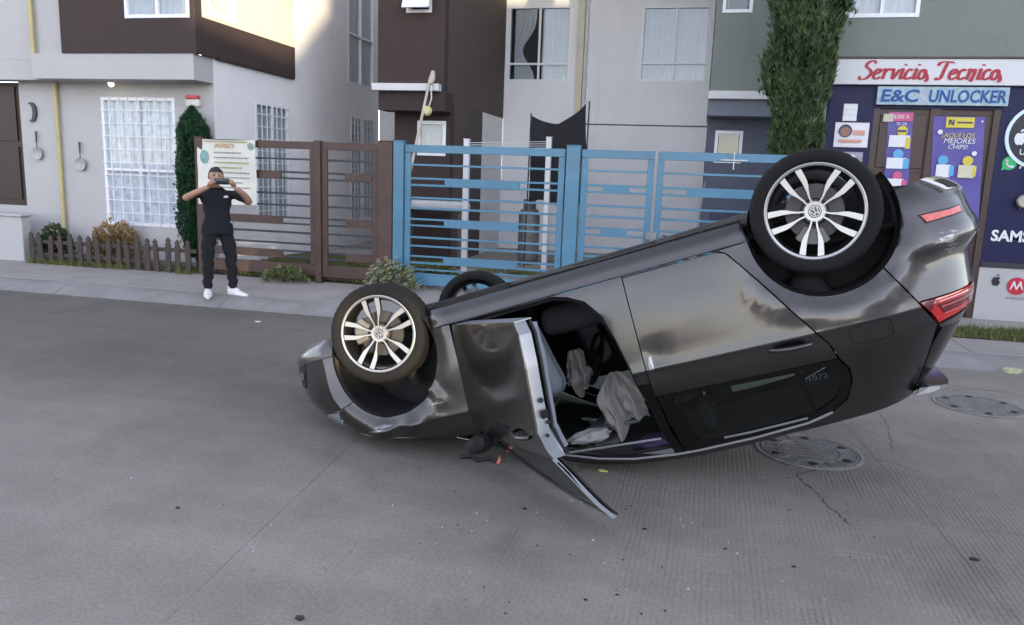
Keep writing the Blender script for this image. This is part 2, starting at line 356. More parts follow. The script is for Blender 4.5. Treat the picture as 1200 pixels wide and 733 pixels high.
# ------------------------------------------------------------------ windows
def window(house, X0, X1, z0, z1, Y, nx=2, transom=None, curtain='pale', frame=.05, depth=.10, axis='Y', grille=0, sash=None):
    """a window in a wall facing -Y at Y (or facing +X at X=Y when axis='X', X0..X1 then run along Y)"""
    def bx(bm, a0, a1, d0, d1, c0, c1, mi=0):     # d counts inward from the wall face
        if axis == 'Y': box(bm, a0, a1, Y + d0, Y + d1, c0, c1, mi)
        else: box(bm, Y - d1, Y - d0, a0, a1, c0, c1, mi)
    w = BM()
    bx(w, X0, X1, -.012, depth, z1 - frame, z1); bx(w, X0, X1, -.012, depth, z0, z0 + frame)
    bx(w, X0, X0 + frame, -.010, depth, z0 + frame, z1 - frame); bx(w, X1 - frame, X1, -.010, depth, z0 + frame, z1 - frame)
    root = mk('window', w, ALU, house)
    bm = BM()
    for i in range(1, nx):
        xm = X0 + (X1 - X0) * i / nx; bx(bm, xm - .022, xm + .022, -.004, depth * .6, z0 + frame, z1 - frame)
    if transom: bx(bm, X0 + frame, X1 - frame, -.006, depth * .6, transom - .02, transom + .02)
    if len(bm.verts): mk('mullion', bm, ALU, root)
    else: bm.free()
    for i in range(nx):
        a0 = X0 + frame + (X1 - X0 - 2 * frame) * i / nx; a1 = X0 + frame + (X1 - X0 - 2 * frame) * (i + 1) / nx
        for (c0, c1) in (((z0 + frame, transom), (transom, z1 - frame)) if transom else ((z0 + frame, z1 - frame),)):
            bm = BM(); bx(bm, a0 + .01, a1 - .01, .03, .034, c0, c1); mk('pane', bm, PANE, root)
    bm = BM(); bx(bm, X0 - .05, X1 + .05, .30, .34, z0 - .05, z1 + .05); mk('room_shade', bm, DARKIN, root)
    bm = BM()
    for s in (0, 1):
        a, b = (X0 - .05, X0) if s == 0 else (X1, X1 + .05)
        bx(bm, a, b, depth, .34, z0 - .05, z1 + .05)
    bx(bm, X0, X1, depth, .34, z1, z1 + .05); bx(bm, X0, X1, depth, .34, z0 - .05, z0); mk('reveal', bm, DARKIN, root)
    def drape(a0, a1, c0, c1, m, tie=None, gap=.075):
        bm = BM(); n = max(10, int((a1 - a0) / .03)); rows = 14; G = []
        for j in range(rows + 1):
            t = j / rows; row = []
            for i in range(n + 1):
                s = i / n; lo, hi = a0, a1
                if tie == 'R':      # gathered towards its left edge below the middle
                    k = 1 - .62 * exp(-((t - .42) / .22) ** 2); hi = a0 + (a1 - a0) * k
                if tie == 'L':
                    k = 1 - .62 * exp(-((t - .42) / .22) ** 2); lo = a1 - (a1 - a0) * k
                aa = lo + (hi - lo) * s; dd = gap + .016 * sin(s * (a1 - a0) * 55 + .6 * sin(j)) + .008 * sin(s * 31 + j * .8)
                c = c0 + (c1 - c0) * t
                row.append(bm.verts.new((aa, Y + dd, c) if axis == 'Y' else (Y - dd, aa, c)))
            G.append(row)
        for j in range(rows):
            for i in range(n): bm.faces.new((G[j][i], G[j][i + 1], G[j + 1][i + 1], G[j + 1][i]))
        mk('curtain', bm, m, root, smooth=80, recalc=False)
    cm = CURTL if curtain == 'lilac' else CURT
    if curtain == 'tied':
        xm = X0 + (X1 - X0) * .52
        drape(X0 + frame, xm, z0, z1, CURT, 'R'); drape(xm, X1 - frame, z0, z1, CURT)
    elif curtain == 'tiedmid':
        a = X0 + (X1 - X0) * .10; b = X0 + (X1 - X0) * .44; drape(a, b, z0, z1, CURT, 'R', .07); drape(X0 + (X1 - X0) * .54, X1 - frame, z0, z1, CURT)
    elif curtain: drape(X0 + frame, X1 - frame, z0, z1, cm)
    if grille:
        bm = BM(); nz = int((z1 - z0) / .19); nv = int((X1 - X0) / .16)
        for k in range(1, nz):
            c = z0 + (z1 - z0) * k / nz; bx(bm, X0, X1, -.045, -.033, c - .006, c + .006)
        for k in range(1, nv):
            a = X0 + (X1 - X0) * k / nv; bx(bm, a - .006, a + .006, -.034, -.022, z0, z1)
        mk('grille', bm, ALU, root)
    return root
def wall_y(house, X0, X1, z0, z1, Y, th, m, holes=(), name='wall'):
    """a wall slab facing -Y with real openings"""
    bm = BM(); xs = sorted({X0, X1, *[h[0] for h in holes], *[h[1] for h in holes]}); zs = sorted({z0, z1, *[h[2] for h in holes], *[h[3] for h in holes]})
    V = {}
    def vert(x, z, k):
        if (x, z, k) not in V: V[(x, z, k)] = bm.verts.new((x, Y + k * th, z))
        return V[(x, z, k)]
    solid = {}
    for i in range(len(xs) - 1):
        for j in range(len(zs) - 1):
            mx, mz = (xs[i] + xs[i + 1]) / 2, (zs[j] + zs[j + 1]) / 2
            solid[i, j] = not any(h[0] < mx < h[1] and h[2] < mz < h[3] for h in holes)
    for (i, j), s in solid.items():
        if not s: continue
        a, b, c, d = xs[i], xs[i + 1], zs[j], zs[j + 1]
        bm.faces.new([vert(a, c, 0), vert(b, c, 0), vert(b, d, 0), vert(a, d, 0)]); bm.faces.new([vert(a, c, 1), vert(a, d, 1), vert(b, d, 1), vert(b, c, 1)])
        for (di, dj, p, q) in ((-1, 0, (a, c), (a, d)), (1, 0, (b, c), (b, d)), (0, -1, (a, c), (b, c)), (0, 1, (a, d), (b, d))):
            if not solid.get((i + di, j + dj), False):
                bm.faces.new([vert(*p, 0), vert(*q, 0), vert(*q, 1), vert(*p, 1)])
    return mk(name, bm, m, house)
def wall_x(house, Y0, Y1, z0, z1, X, th, m, holes=(), name='wall'):
    o = wall_y(house, Y0, Y1, z0, z1, 0, th, m, holes, name)
    for v in o.data.vertices:
        y, d, z = v.co; v.co = (X - d, y, z)
    o.data.flip_normals()
    return o
def solid(house, name, m, *r, bev=0.0):
    return mk(name, bbox(*r, bev=bev), m, house)
# ------------------------------------------------------------------ house on the left: white with brown bay
H1 = empty('row_house', (-9.5, 11, .1), 'white two storey house with brown bay and grilled window, leftmost', 'house', 'row houses facing the street')
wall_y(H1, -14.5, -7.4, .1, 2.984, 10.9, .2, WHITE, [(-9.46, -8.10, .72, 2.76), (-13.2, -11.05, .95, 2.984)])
wall_x(H1, 10.902, 17.3, .1, 7.2, -7.397, .2, WHITE2, [(12.05, 13.2, .78, 2.84), (15.78, 17.08, .62, 2.92), (15.66, 17.0, 3.56, 6.1)])
window(H1, -9.46, -8.10, .72, 2.76, 10.9, 2, 1.62, 'lilac', grille=1)
window(H1, 12.05, 13.2, .78, 2.84, -7.4, 2, None, 'pale', axis='X', grille=1)
window(H1, 15.78, 17.08, .62, 2.92, -7.4, 2, None, 'pale', axis='X', grille=1)
window(H1, 15.66, 17.0, 3.56, 6.1, -7.4, 2, 4.6, 'pale', axis='X')
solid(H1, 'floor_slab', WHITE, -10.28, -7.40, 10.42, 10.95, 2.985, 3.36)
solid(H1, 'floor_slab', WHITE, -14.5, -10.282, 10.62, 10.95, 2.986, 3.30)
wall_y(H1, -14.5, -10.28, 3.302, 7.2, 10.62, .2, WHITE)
# brown bay: front with a corner window, dark band round the side, cream wall above
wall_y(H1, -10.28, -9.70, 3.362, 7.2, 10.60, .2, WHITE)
wall_y(H1, -9.69, -7.33, 3.362, 6.6, 10.40, .16, BROWN, [(-8.52, -7.42, 3.86, 5.3)])
window(H1, -8.52, -7.42, 3.86, 5.3, 10.40, 2, None, 'pale', depth=.09)
wall_x(H1, 10.562, 13.3, 3.365, 3.90, -7.328, .065, BROWN, name='brown_band')
wall_x(H1, 10.562, 13.3, 3.902, 7.2, -7.334, .06, CREAM, [(10.72, 11.45, 3.95, 5.3)])
window(H1, 10.72, 11.45, 3.95, 5.3, -7.334, 1, None, None, axis='X', depth=.05)
solid(H1, 'bay_underside', BROWN, -7.396, -7.335, 10.96, 13.3, 3.345, 3.364)
wall_y(H1, -14.5, -7.45, 6.6, 7.2, 11.3, .2, WHITE)
solid(H1, 'roof', CREAM, -14.5, -7.45, 11.1, 17.5, 7.2, 7.32)
tubeb = BM(); tube(tubeb, [(-10.27, 10.84, .30), (-10.27, 10.84, 2.97)], .034, 10); mk('downpipe', tubeb, YPIPE, H1, smooth=40)
tubeb = BM(); tube(tubeb, [(-10.36, 10.55, 3.02), (-10.36, 10.55, 7.0)], .036, 10); mk('downpipe', tubeb, YPIPE, H1, smooth=40)
d = mk('door', bbox(-13.2, -11.05, 10.98, 11.04, .95, 2.98, .004), WOODD, H1)
bm = BM()
for k in range(3):
    for j in range(2): box(bm, -11.75 + k * .0 - .62 * k, -11.20 - .62 * k, 10.955, 10.982, 1.05 + j * .98, 1.93 + j * .98)
mk('door_panel', bm, WOODD, d)
solid(H1, 'low_wall', WHITE, -14.5, -10.50, 10.22, 10.40, .09, .82, bev=.012)
solid(H1, 'wall_coping', WHITE, -14.5, -10.46, 10.18, 10.44, .822, .86, bev=.008)
lamp = empty('porch_lamp', (-9.05, 10.66, 2.985), 'small lit round lamp under the floor slab above the grilled window', 'lamp')
bm = BM(); lathe(bm, [(.001, 2.983), (.06, 2.983), (.06, 2.955), (.045, 2.95)], 20, (-9.05, 10.66, 0), 'Z'); mk('base', bm, WTRIM, lamp, smooth=30)
bm = BM(); bmesh.ops.create_uvsphere(bm, u_segments=16, v_segments=8, radius=.042); shift(bm, (-9.05, 10.66, 2.935)); mk('bulb', bm, mat('lit_bulb', (1, .9, .7), .4, var=0, emit=((1, .86, .6), .8)), lamp, smooth=60)
# wall ornaments
ORN = mat('dark_ornament', (.06, .065, .06), .5, metal=.4, var=.3, vs=20)
ORN2 = mat('pale_ornament', (.34, .36, .34), .5, metal=.2, var=.3, vs=20)
bm = BM(); P = []
for i in range(13):
    a = -1.9 + 3.8 * i / 12; P.append((-10.80 + .13 * cos(a) * .75, 2.50 + .16 * sin(a)))
for i in range(13):
    a = 1.9 - 3.8 * i / 12; P.append((-10.83 + .08 * cos(a) * .75, 2.50 + .135 * sin(a)))
prism(bm, P, 10.86, 10.897); tag(mk('moon_ornament', bm, ORN, smooth=30), 'dark crescent moon ornament on white wall beside the brown door', 'ornament')
for (x, z, lb) in ((-10.72, 1.83, 'hanging pan ornament on white wall between brown door and yellow pipe'), (-9.88, 1.68, 'hanging pan ornament on white wall between yellow pipe and grilled window')):
    r = empty('pan_ornament', (x, 10.88, z), lb, 'ornament', 'pan ornaments on the white wall')
    bm = BM(); lathe(bm, [(.001, 0), (.07, -.012), (.10, -.03), (.105, -.03), (.10, -.005), (.08, .012), (.001, .018)], 24, (x, 10.86, z)); mk('pan', bm, ORN2, r, smooth=40)
    bm = BM(); tube(bm, [(x, 10.85, z + .09), (x + .005, 10.845, z + .2), (x + .002, 10.85, z + .36)], [.016, .013, .018], 8); mk('handle', bm, ORN, r, smooth=40)
r = empty('alarm_box', (-7.74, 10.88, 2.72), 'small red and white box fixed to white wall above narrow cypress', 'box')
bm = bbox(-7.86, -7.62, 10.82, 10.897, 2.63, 2.74, .012, 2); mk('cover', bm, mat('alarm_white', (.62, .58, .55), .5, var=.1), r, smooth=40)
bm = bbox(-7.84, -7.64, 10.80, 10.895, 2.743, 2.80, .012, 2); mk('lens', bm, mat('alarm_red', (.5, .07, .06), .4, var=.1), r, smooth=40)

# ------------------------------------------------------------------ brown and white house
H2 = empty('row_house', (-4.5, 14, .1), 'brown and white two storey house behind the first blue gate', 'house', 'row houses facing the street')
wall_y(H2, -5.58, -4.36, 3.12, 7.2, 13.0, .2, BROWN, [(-5.06, -4.60, 4.42, 4.95)], name='bay_wall')
window(H2, -5.06, -4.60, 4.42, 4.95, 13.0, 1, None, None)
bm = BM(); box(bm, -5.06, -4.58, -.012, .012, -.02, .46, M=Matrix.Translation((0, 12.97, 4.90)) @ Matrix.Rotation(RAD(-24), 4, 'X') @ Matrix.Translation((0, 0, -.46)))
mk('open_sash', bm, ALU, H2)
wall_x(H2, 13.2, 17.2, 3.0, 7.2, -4.36, .2, GREYB, name='bay_wall')
solid(H2, 'bay_floor', BROWN, -5.58, -4.37, 13.202, 17.2, 3.0, 3.12)
solid(H2, 'white_ledge', WTRIM, -5.62, -4.40, 12.82, 12.998, 3.12, 3.24, bev=.006)
solid(H2, 'lintel', BROWN, -5.55, -4.32, 12.96, 13.40, 2.80, 3.115)
wall_y(H2, -5.42, -4.36, .1, 2.80, 13.4, .2, BROWN, [(-4.98, -4.44, 2.05, 2.66)])
window(H2, -4.98, -4.44, 2.05, 2.66, 13.4, 1, None, 'pale', frame=.06)
wall_x(H2, 13.6, 15.5, .1, 2.998, -4.36, .2, GREYB)
wall_x(H2, 15.5, 17.2, .1, 2.998, -4.362, .2, WHITE2)
wall_y(H2, -7.38, -4.58, .1, 7.2, 17.3, .2, WHITE2)
solid(H2, 'bay_side', BROWN, -5.58, -5.40, 13.202, 17.2, 3.122, 7.2)
solid(H2, 'side_wall', BROWN, -5.42, -5.25, 13.602, 17.2, .1, 2.998)
wall_y(H2, -4.36, -2.66, .1, 7.2, 17.2, .2, WHITE2, [(-4.30, -2.90, 3.80, 5.39)])
window(H2, -4.30, -2.90, 3.80, 5.39, 17.2, 2, 4.18, 'tiedmid')
solid(H2, 'roof', CREAM, -5.6, -2.66, 13.1, 19, 7.2, 7.32)
solid(H2, 'dividing_pilaster', CREAMP, -2.72, -2.60, 17.06, 17.198, .1, 7.2)
tubeb = BM(); tube(tubeb, [(-2.56, 17.12, .3), (-2.56, 17.12, 7.0)], .035, 8); mk('downpipe', tubeb, WTRIM, H2, smooth=40)
# ------------------------------------------------------------------ white and green house
H3 = empty('row_house', (-.5, 15, .1), 'white house with sage green bay and slate grey porch behind the cross on the gate', 'house', 'row houses facing the street')
wall_y(H3, -2.60, .12, .1, 7.2, 17.2, .2, WHITE2, [(-1.40, .02, 3.82, 5.36)])
window(H3, -1.40, .02, 3.82, 5.36, 17.2, 2, 4.20, 'pale')
solid(H3, 'render_joint', GREYB, -2.55, .10, 17.190, 17.198, 2.90, 2.925)
wall_y(H3, .08, 1.95, 3.17, 7.2, 13.0, .2, GREEN, [(.17, .62, 4.36, 4.80)], name='bay_wall')
window(H3, .17, .62, 4.36, 4.80, 13.0, 1, None, None)
solid(H3, 'bay_side', GREEN, .08, .28, 13.202, 17.2, 3.0, 7.2)
solid(H3, 'bay_floor', GREEN, .28, 1.95, 13.202, 17.2, 3.0, 3.16)
solid(H3, 'white_ledge', WTRIM, .06, 1.95, 12.84, 12.998, 3.05, 3.172, bev=.006)
solid(H3, 'lintel', SLATE2, .06, 1.95, 12.94, 13.40, 2.80, 3.045)
wall_y(H3, .10, 1.16, .1, 2.80, 13.4, .2, SLATE, [(.22, .66, 2.08, 2.60)])
window(H3, .22, .66, 2.08, 2.60, 13.4, 1, None, None, frame=.05)
solid(H3, 'side_wall', SLATE, .10, .30, 13.602, 17.2, .1, 2.998)
solid(H3, 'white_post', WTRIM, 1.16, 1.34, 13.3, 13.6, .1, 2.798)
d = mk('door', bbox(.24, 1.12, 13.36, 13.398, .12, 1.30, .004), mat('navy_door', (.03, .04, .075), .45, var=.15), H3)
solid(H3, 'roof', CREAM, -2.60, 1.95, 13.1, 19, 7.2, 7.32)
# ------------------------------------------------------------------ shop house
NAVY = mat('navy_panel', (.010, .0115, .055), .5, var=.12, vs=4, spec=.3)
H4 = empty('row_house', (4, 11.2, .1), 'sage green house with navy painted shop front on its ground floor', 'house', 'row houses facing the street')
wall_y(H4, 1.62, 9, 3.42, 7.2, 11.3, .2, GREEN, [(1.70, 2.60, 3.94, 5.4)])
window(H4, 1.70, 2.60, 3.94, 5.4, 11.3, 2, None, 'pale')
solid(H4, 'side_wall', GREEN, 1.62, 1.82, 11.502, 17, 3.42, 7.2)
solid(H4, 'fascia', WTRIM, 1.64, 9, 11.12, 11.298, 3.08, 3.40, bev=.004)
solid(H4, 'drip_edge', GREYB, 1.60, 9, 11.10, 11.298, 3.403, 3.425)
wall_y(H4, 1.62, 9, .79, 3.078, 11.2, .2, NAVY, [(2.18, 3.68, .79, 2.79)])
wall_y(H4, 1.62, 9, .1, .788, 11.19, .22, WHITE, [(2.18, 3.68, .1, .788)])
solid(H4, 'base_band', mat('dark_band', (.03, .025, .035), .6), 3.69, 9, 11.18, 11.199, .79, .86)
solid(H4, 'roof', CREAM, 1.62, 9, 11.2, 19, 7.2, 7.32)
solid(H4, 'side_wall', WHITE, 1.62, 1.82, 11.42, 17, .1, 3.41)
MDOOR = mat('brown_metal_door', (.060, .034, .026), .45, var=.15, vs=5)
d = mk('door', bbox(2.18, 3.68, 11.24, 11.28, .1, 2.79), MDOOR, H4)
bm = BM()
for a, b in ((2.18, 2.25), (2.86, 2.98), (3.60, 3.68)): box(bm, a, b, 11.205, 11.238, .1, 2.79)
mk('door_frame', bm, MDOOR, d)
for (a, b) in ((2.27, 2.84), (3.0, 3.58)):
    for (c0, c1) in ((.2, 1.05), (1.10, 1.98), (2.03, 2.72)):
        mk('door_panel', bbox(a, b, 11.226, 11.239, c0, c1, .006), MDOOR, d)
mk('notice', bbox(2.30, 2.42, 11.2, 11.225, 2.62, 2.72), mat('paper_yellow', (.5, .48, .36), .7), d)

# --- brush lettering: each stroke a flat ribbon, broad on the way down, as a sign painter leaves it
def cr(pts, n=8):
    P = [pts[0]] + list(pts) + [pts[-1]]; out = []
    for i in range(1, len(P) - 2):
        p0, p1, p2, p3 = P[i - 1:i + 3]
        for k in range(n):
            t = k / n
            out.append(tuple(.5 * ((2 * p1[j]) + (-p0[j] + p2[j]) * t + (2 * p0[j] - 5 * p1[j] + 4 * p2[j] - p3[j]) * t * t + (-p0[j] + 3 * p1[j] - 3 * p2[j] + p3[j]) * t ** 3) for j in (0, 1)))
    out.append(tuple(pts[-1])); return out
GL = {
 'S': (.62, [[(.62, .95), (.45, 1.12), (.22, 1.0), (.18, .78), (.40, .58), (.52, .35), (.35, .05), (.08, .0), (-.02, .18)]]),
 'e': (.42, [[(.02, .28), (.22, .36), (.32, .52), (.22, .62), (.08, .48), (.06, .18), (.20, .02), (.42, .16)]]),
 'r': (.40, [[(.02, .5), (.10, .62), (.12, .40), (.12, .0)], [(.12, .38), (.22, .58), (.34, .62), (.38, .52)]]),
 'v': (.44, [[(.02, .52), (.10, .62), (.14, .35), (.18, .04), (.30, .30), (.40, .62)]]),
 'i': (.26, [[(.04, .55), (.12, .62), (.10, .30), (.12, .04), (.26, .14)], [(.16, .84), (.19, .92)]]),
 'c': (.38, [[(.32, .52), (.20, .62), (.06, .44), (.05, .16), (.18, .02), (.38, .16)]]),
 'o': (.50, [[(.26, .62), (.08, .50), (.05, .18), (.18, .02), (.32, .18), (.32, .48), (.20, .60), (.32, .40), (.44, .22), (.50, -.02), (.40, -.12)]]),
 'T': (.62, [[(-.02, .82), (.08, 1.02), (.40, 1.06), (.72, 1.0)], [(.40, 1.04), (.34, .60), (.30, .12), (.14, .0), (.06, .12)]]),
 'n': (.50, [[(.04, .54), (.12, .62), (.12, .30), (.10, .0)], [(.12, .36), (.26, .60), (.36, .56), (.36, .26), (.30, -.06), (.40, .04)]]),
}
def brush(txt, x0, z0, h, Y, track=1.0, w=.085, slant=.18):
    bm = BM(); x = 0.0
    for ch in txt:
        if ch == ' ': x += .32; continue
        adv, st = GL[ch]
        for s in st:
            C_ = cr(s); A = []; B = []
            for i, p in enumerate(C_):
                q = C_[min(i + 1, len(C_) - 1)]; o = C_[max(i - 1, 0)]; dx, dz = q[0] - o[0], q[1] - o[1]; l = math.hypot(dx, dz) or 1
                nx_, nz_ = -dz / l, dx / l; ww = w * (.38 + .62 * abs(nx_)) * min(1, .5 + i * .2, .5 + (len(C_) - 1 - i) * .2)
                px, pz = x + p[0] + p[1] * slant, p[1]
                A.append(((px + nx_ * ww), pz + nz_ * ww)); B.append(((px - nx_ * ww), pz - nz_ * ww))
            va = [bm.verts.new((x0 + a * h * track, Y - i * .00008, z0 + b * h)) for i, (a, b) in enumerate(A)]; vb = [bm.verts.new((x0 + a * h * track, Y - i * .00008, z0 + b * h)) for i, (a, b) in enumerate(B)]
            Y -= .0002
            for i in range(len(A) - 1): bm.faces.new((va[i], va[i + 1], vb[i + 1], vb[i]))
        x += adv
    return bm
RED = mat('red_paint', (.36, .012, .03), .55, var=.12, vs=12)
bm = brush('Servicio Tecnico', 1.93, 3.145, .205, 11.1165, 1.42)
ext = max(v.co.x for v in bm.verts); k = (3.60 - 1.93) / (ext - 1.93)
for v in bm.verts: v.co.x = 1.93 + (v.co.x - 1.93) * k
mk('lettering', bm, RED, H4)
sg = empty('shop_sign', (2.94, 11.15, 2.83), 'pale shop sign with dark blue capital letters over the brown doors', 'sign')
bd = mk('board', bbox(2.18, 3.72, 11.14, 11.18, 2.83, 3.06, .004), mat('sign_pale', (.34, .42, .46), .5, var=.3, vs=14), sg)
def fit(bm, x0, x1, z0, z1):
    xa, xb = min(v.co.x for v in bm.verts), max(v.co.x for v in bm.verts); za, zb = min(v.co.z for v in bm.verts), max(v.co.z for v in bm.verts)
    for v in bm.verts: v.co.x = x0 + (v.co.x - xa) / (xb - xa) * (x1 - x0); v.co.z = z0 + (v.co.z - za) / (zb - za) * (z1 - z0)
    return bm
for tx, xa, xb in (('E&C', 2.23, 2.68), ('UNLOCKER', 2.80, 3.69)):
    mk('lettering', fit(shift(text_mesh(tx, .225, .006, .08, .004), (0, 11.136, 0)), xa, xb, 2.868, 3.022), mat('sign_blue', (.015, .045, .20), .5, var=.1), sg)
    mk('lettering', fit(shift(text_mesh(tx, .225, .003, .08, .012), (0, 11.1384, 0)), xa - .012, xb + .012, 2.856, 3.034), mat('sign_sky', (.16, .40, .62), .5, var=.2), sg)

PURP = mat('poster_purple', (.095, .075, .30), .45, var=.1, vs=5); YEL = mat('poster_yellow', (.62, .52, .06), .5, var=.1)
SKYB = mat('poster_blue', (.10, .36, .62), .5, var=.1); PINK = mat('poster_pink', (.55, .09, .22), .5, var=.1); PWH = mat('poster_white', (.70, .70, .72), .5, var=.06)
DKT = mat('poster_dark', (.06, .05, .12), .5, var=.1)
def disc(bm, x, z, r, Y, seg=20, th=.002):
    prism(bm, [(x + r * cos(2 * pi * k / seg), z + r * sin(2 * pi * k / seg)) for k in range(seg)], Y, Y + th)
def poster(name, label, x0, x1, z0, z1, Y, m, lean=0.0, cat='poster'):
    r = empty(name, ((x0 + x1) / 2, Y, z0), label, cat)
    bm = BM(); n = 10; G = []
    for j in range(n + 1):
        z = z0 + (z1 - z0) * j / n; o = lean * (1 - j / n); yy = Y - .004 * sin(j * 1.9) - .002
        G.append([bm.verts.new((x0 + o, yy, z)), bm.verts.new((x1 + o, yy - .002 * cos(j), z)), bm.verts.new((x1 + o, yy + .004, z)), bm.verts.new((x0 + o, yy + .004, z))])
    for j in range(n):
        for i in range(4): bm.faces.new((G[j][i], G[j][(i + 1) % 4], G[j + 1][(i + 1) % 4], G[j + 1][i]))
    bm.faces.new(G[0]); bm.faces.new(G[-1][::-1])
    mk('sheet', bm, m, r, smooth=30)
    return r
def prt(root, items, Y):
    k = 0
    for it in items:
        bm = BM(); y = Y - .002 * k - .0085; k += 1
        if it[0] == 'r': box(bm, it[1], it[2], y, y + .0015, it[3], it[4])
        elif it[0] == 'd': disc(bm, it[1], it[2], it[3], y, th=.0015)
        elif it[0] == 't': bm = shift(text_mesh(it[1], it[4], .0015, it[6] if isinstance(it[6], (int, float)) else 0, 0, sx=it[5]), (it[2], y, it[3]))
        elif it[0] == 'p': prism(bm, it[1], y, y + .0015)
        mk('print', bm, it[-1] if not isinstance(it[-1], (int, float)) else PWH, root)
r = poster('poster', 'tall narrow purple poster with three small figures on the left brown door', 2.36, 2.66, 1.45, 2.75, 11.222, PURP, .06)
prt(r, [('r', 2.37, 2.66, 2.63, 2.74, PINK), ('t', '$200 X', 2.52, 2.685, .07, .9, 0, PWH), ('t', '50 GB', 2.53, 2.595, .055, .9, 0, PWH),
        ('d', 2.55, 2.505, .065, YEL), ('r', 2.40, 2.65, 2.30, 2.45, PWH), ('r', 2.60, 2.66, 2.28, 2.42, YEL), ('r', 2.49, 2.60, 2.49, 2.52, DKT),
        ('d', 2.53, 2.205, .065, SKYB), ('r', 2.40, 2.64, 2.02, 2.16, PWH), ('r', 2.60, 2.67, 2.02, 2.15, SKYB),
        ('d', 2.55, 1.93, .058, PINK), ('r', 2.42, 2.63, 1.75, 1.89, PWH), ('r', 2.61, 2.67, 1.75, 1.88, PINK)], 11.22)
r = poster('poster', 'wide purple poster with yellow heading and two small figures on right brown door', 2.90, 3.50, 1.40, 2.70, 11.200, PURP, .09)
prt(r, [('r', 3.05, 3.38, 2.56, 2.69, YEL), ('p', [(3.08, 2.59), (3.08, 2.66), (3.11, 2.66), (3.13, 2.62), (3.13, 2.66), (3.15, 2.66), (3.15, 2.59), (3.12, 2.59), (3.10, 2.63), (3.10, 2.59)], DKT), ('r', 3.18, 3.36, 2.615, 2.635, DKT),
        ('t', '¡AQUÍ LOS', 3.21, 2.46, .085, .95, .15, YEL), ('t', 'MEJORES', 3.23, 2.39, .095, 1.0, .15, PWH), ('t', 'CHIPS!', 3.22, 2.315, .08, 1.0, .15, PWH),
        ('d', 3.07, 2.145, .062, SKYB), ('r', 3.0, 3.17, 1.93, 2.09, PWH), ('r', 3.155, 3.21, 1.95, 2.08, SKYB),
        ('d', 3.36, 2.145, .062, YEL), ('r', 3.26, 3.45, 1.93, 2.09, mat('poster_cream', (.6, .58, .42), .5)), ('r', 3.43, 3.47, 1.95, 2.08, YEL),
        ('d', 2.99, 2.50, .03, PWH), ('d', 3.42, 2.24, .03, PWH), ('r', 3.18, 3.24, 1.80, 1.86, PWH), ('d', 3.46, 2.64, .012, PWH),
        ('t', '5G', 3.30, 1.72, .08, 1.0, 0, YEL)], 11.196)
SKIN_P = mat('poster_skin', (.30, .15, .10), .5); ORP = mat('poster_orange', (.62, .30, .22), .5)
r = poster('notice', 'white notice with a small portrait on navy wall beside cypress', 1.72, 2.14, 2.28, 2.60, 11.192, PWH, cat='notice')
prt(r, [('d', 1.85, 2.49, .085, DKT), ('d', 1.85, 2.48, .062, SKIN_P), ('r', 1.95, 2.09, 2.44, 2.50, ORP), ('r', 1.78, 2.06, 2.34, 2.38, ORP)], 11.192)
r = poster('notice', 'small white notice on navy wall above the portrait notice', 1.80, 1.97, 2.62, 2.84, 11.192, PWH, cat='notice')
r = poster('notice', 'small navy and white sticker behind the rear wheel of the upturned car', 1.80, 2.10, 2.0, 2.22, 11.192, mat('sticker_grey', (.3, .3, .36), .5), cat='notice')
prt(r, [('d', 1.95, 2.12, .07, PWH)], 11.192)
# navy panel right of the door: round badge, phone number, maker names
bdg = empty('round_badge', (4.12, 11.18, 2.1), 'round black badge with glowing white rim on navy shop wall', 'sign')
bm = BM(); lathe(bm, [(.40, 11.198), (.40, 11.175), (.36, 11.172), (.36, 11.180)], 48, (4.15, 0, 2.47)); mk('rim', bm, mat('badge_rim', (.62, .72, .78), .4), bdg, smooth=30)
bm = BM(); lathe(bm, [(.36, 11.181), (.001, 11.180)], 48, (4.15, 0, 2.47)); mk('face', bm, mat('badge_black', (.012, .014, .022), .4), bdg)
def apple(cx_, cz, s, Y):
    bm = BM()
    O = cr([(.02, .62), (.22, .70), (.44, .60), (.36, .42), (.34, .22), (.48, .05), (.36, -.28), (.20, -.46), (.02, -.40), (-.16, -.46), (-.36, -.26), (-.46, .08), (-.42, .40), (-.24, .66), (.02, .62)], 5)[:-1]
    prism(bm, [(cx_ + a * s, cz + b * s) for a, b in O], Y, Y + .002)
    Lf = cr([(.0, .74), (.04, .96), (.24, 1.06), (.22, .86), (.0, .74)], 5)[:-1]
    prism(bm, [(cx_ + a * s, cz + b * s) for a, b in Lf], Y, Y + .002)
    return bm
mk('fruit_mark', apple(3.92, 2.42, .13, 11.176), PWH, bdg)
mk('lettering', shift(text_mesh('O ELV', .16, .002, 0, .0005), (4.20, 11.176, 2.60)), PWH, bdg)
mk('lettering', shift(brush('Tecnico', 3.98, 2.40, .13, 11.176, 1.2), (0, 0, 0)), PWH, bdg)
mk('lettering', shift(text_mesh('UNLOCKER', .10, .002, 0, .001), (4.20, 11.176, 2.27)), PWH, bdg)
ph = empty('phone_sign', (3.9, 11.19, 2.1), 'green round handset symbol and white phone number on navy shop wall', 'sign')
bm = BM(); disc(bm, 3.85, 2.13, .085, 11.19, 28, .008); prism(bm, [(3.775, 2.10), (3.765, 2.04), (3.83, 2.06)], 11.192, 11.197); mk('green_disc', bm, mat('green_sign', (.03, .40, .14), .5), ph)
bm = BM()
C_ = cr([(3.815, 2.175), (3.815, 2.13), (3.845, 2.09), (3.895, 2.085)], 6)
tube(bm, [(a, 11.188, b) for a, b in C_], [.010 + .010 * (abs(i / (len(C_) - 1) - .5) * 2) ** 2 for i in range(len(C_))], 6); mk('handset', bm, PWH, ph, smooth=40)
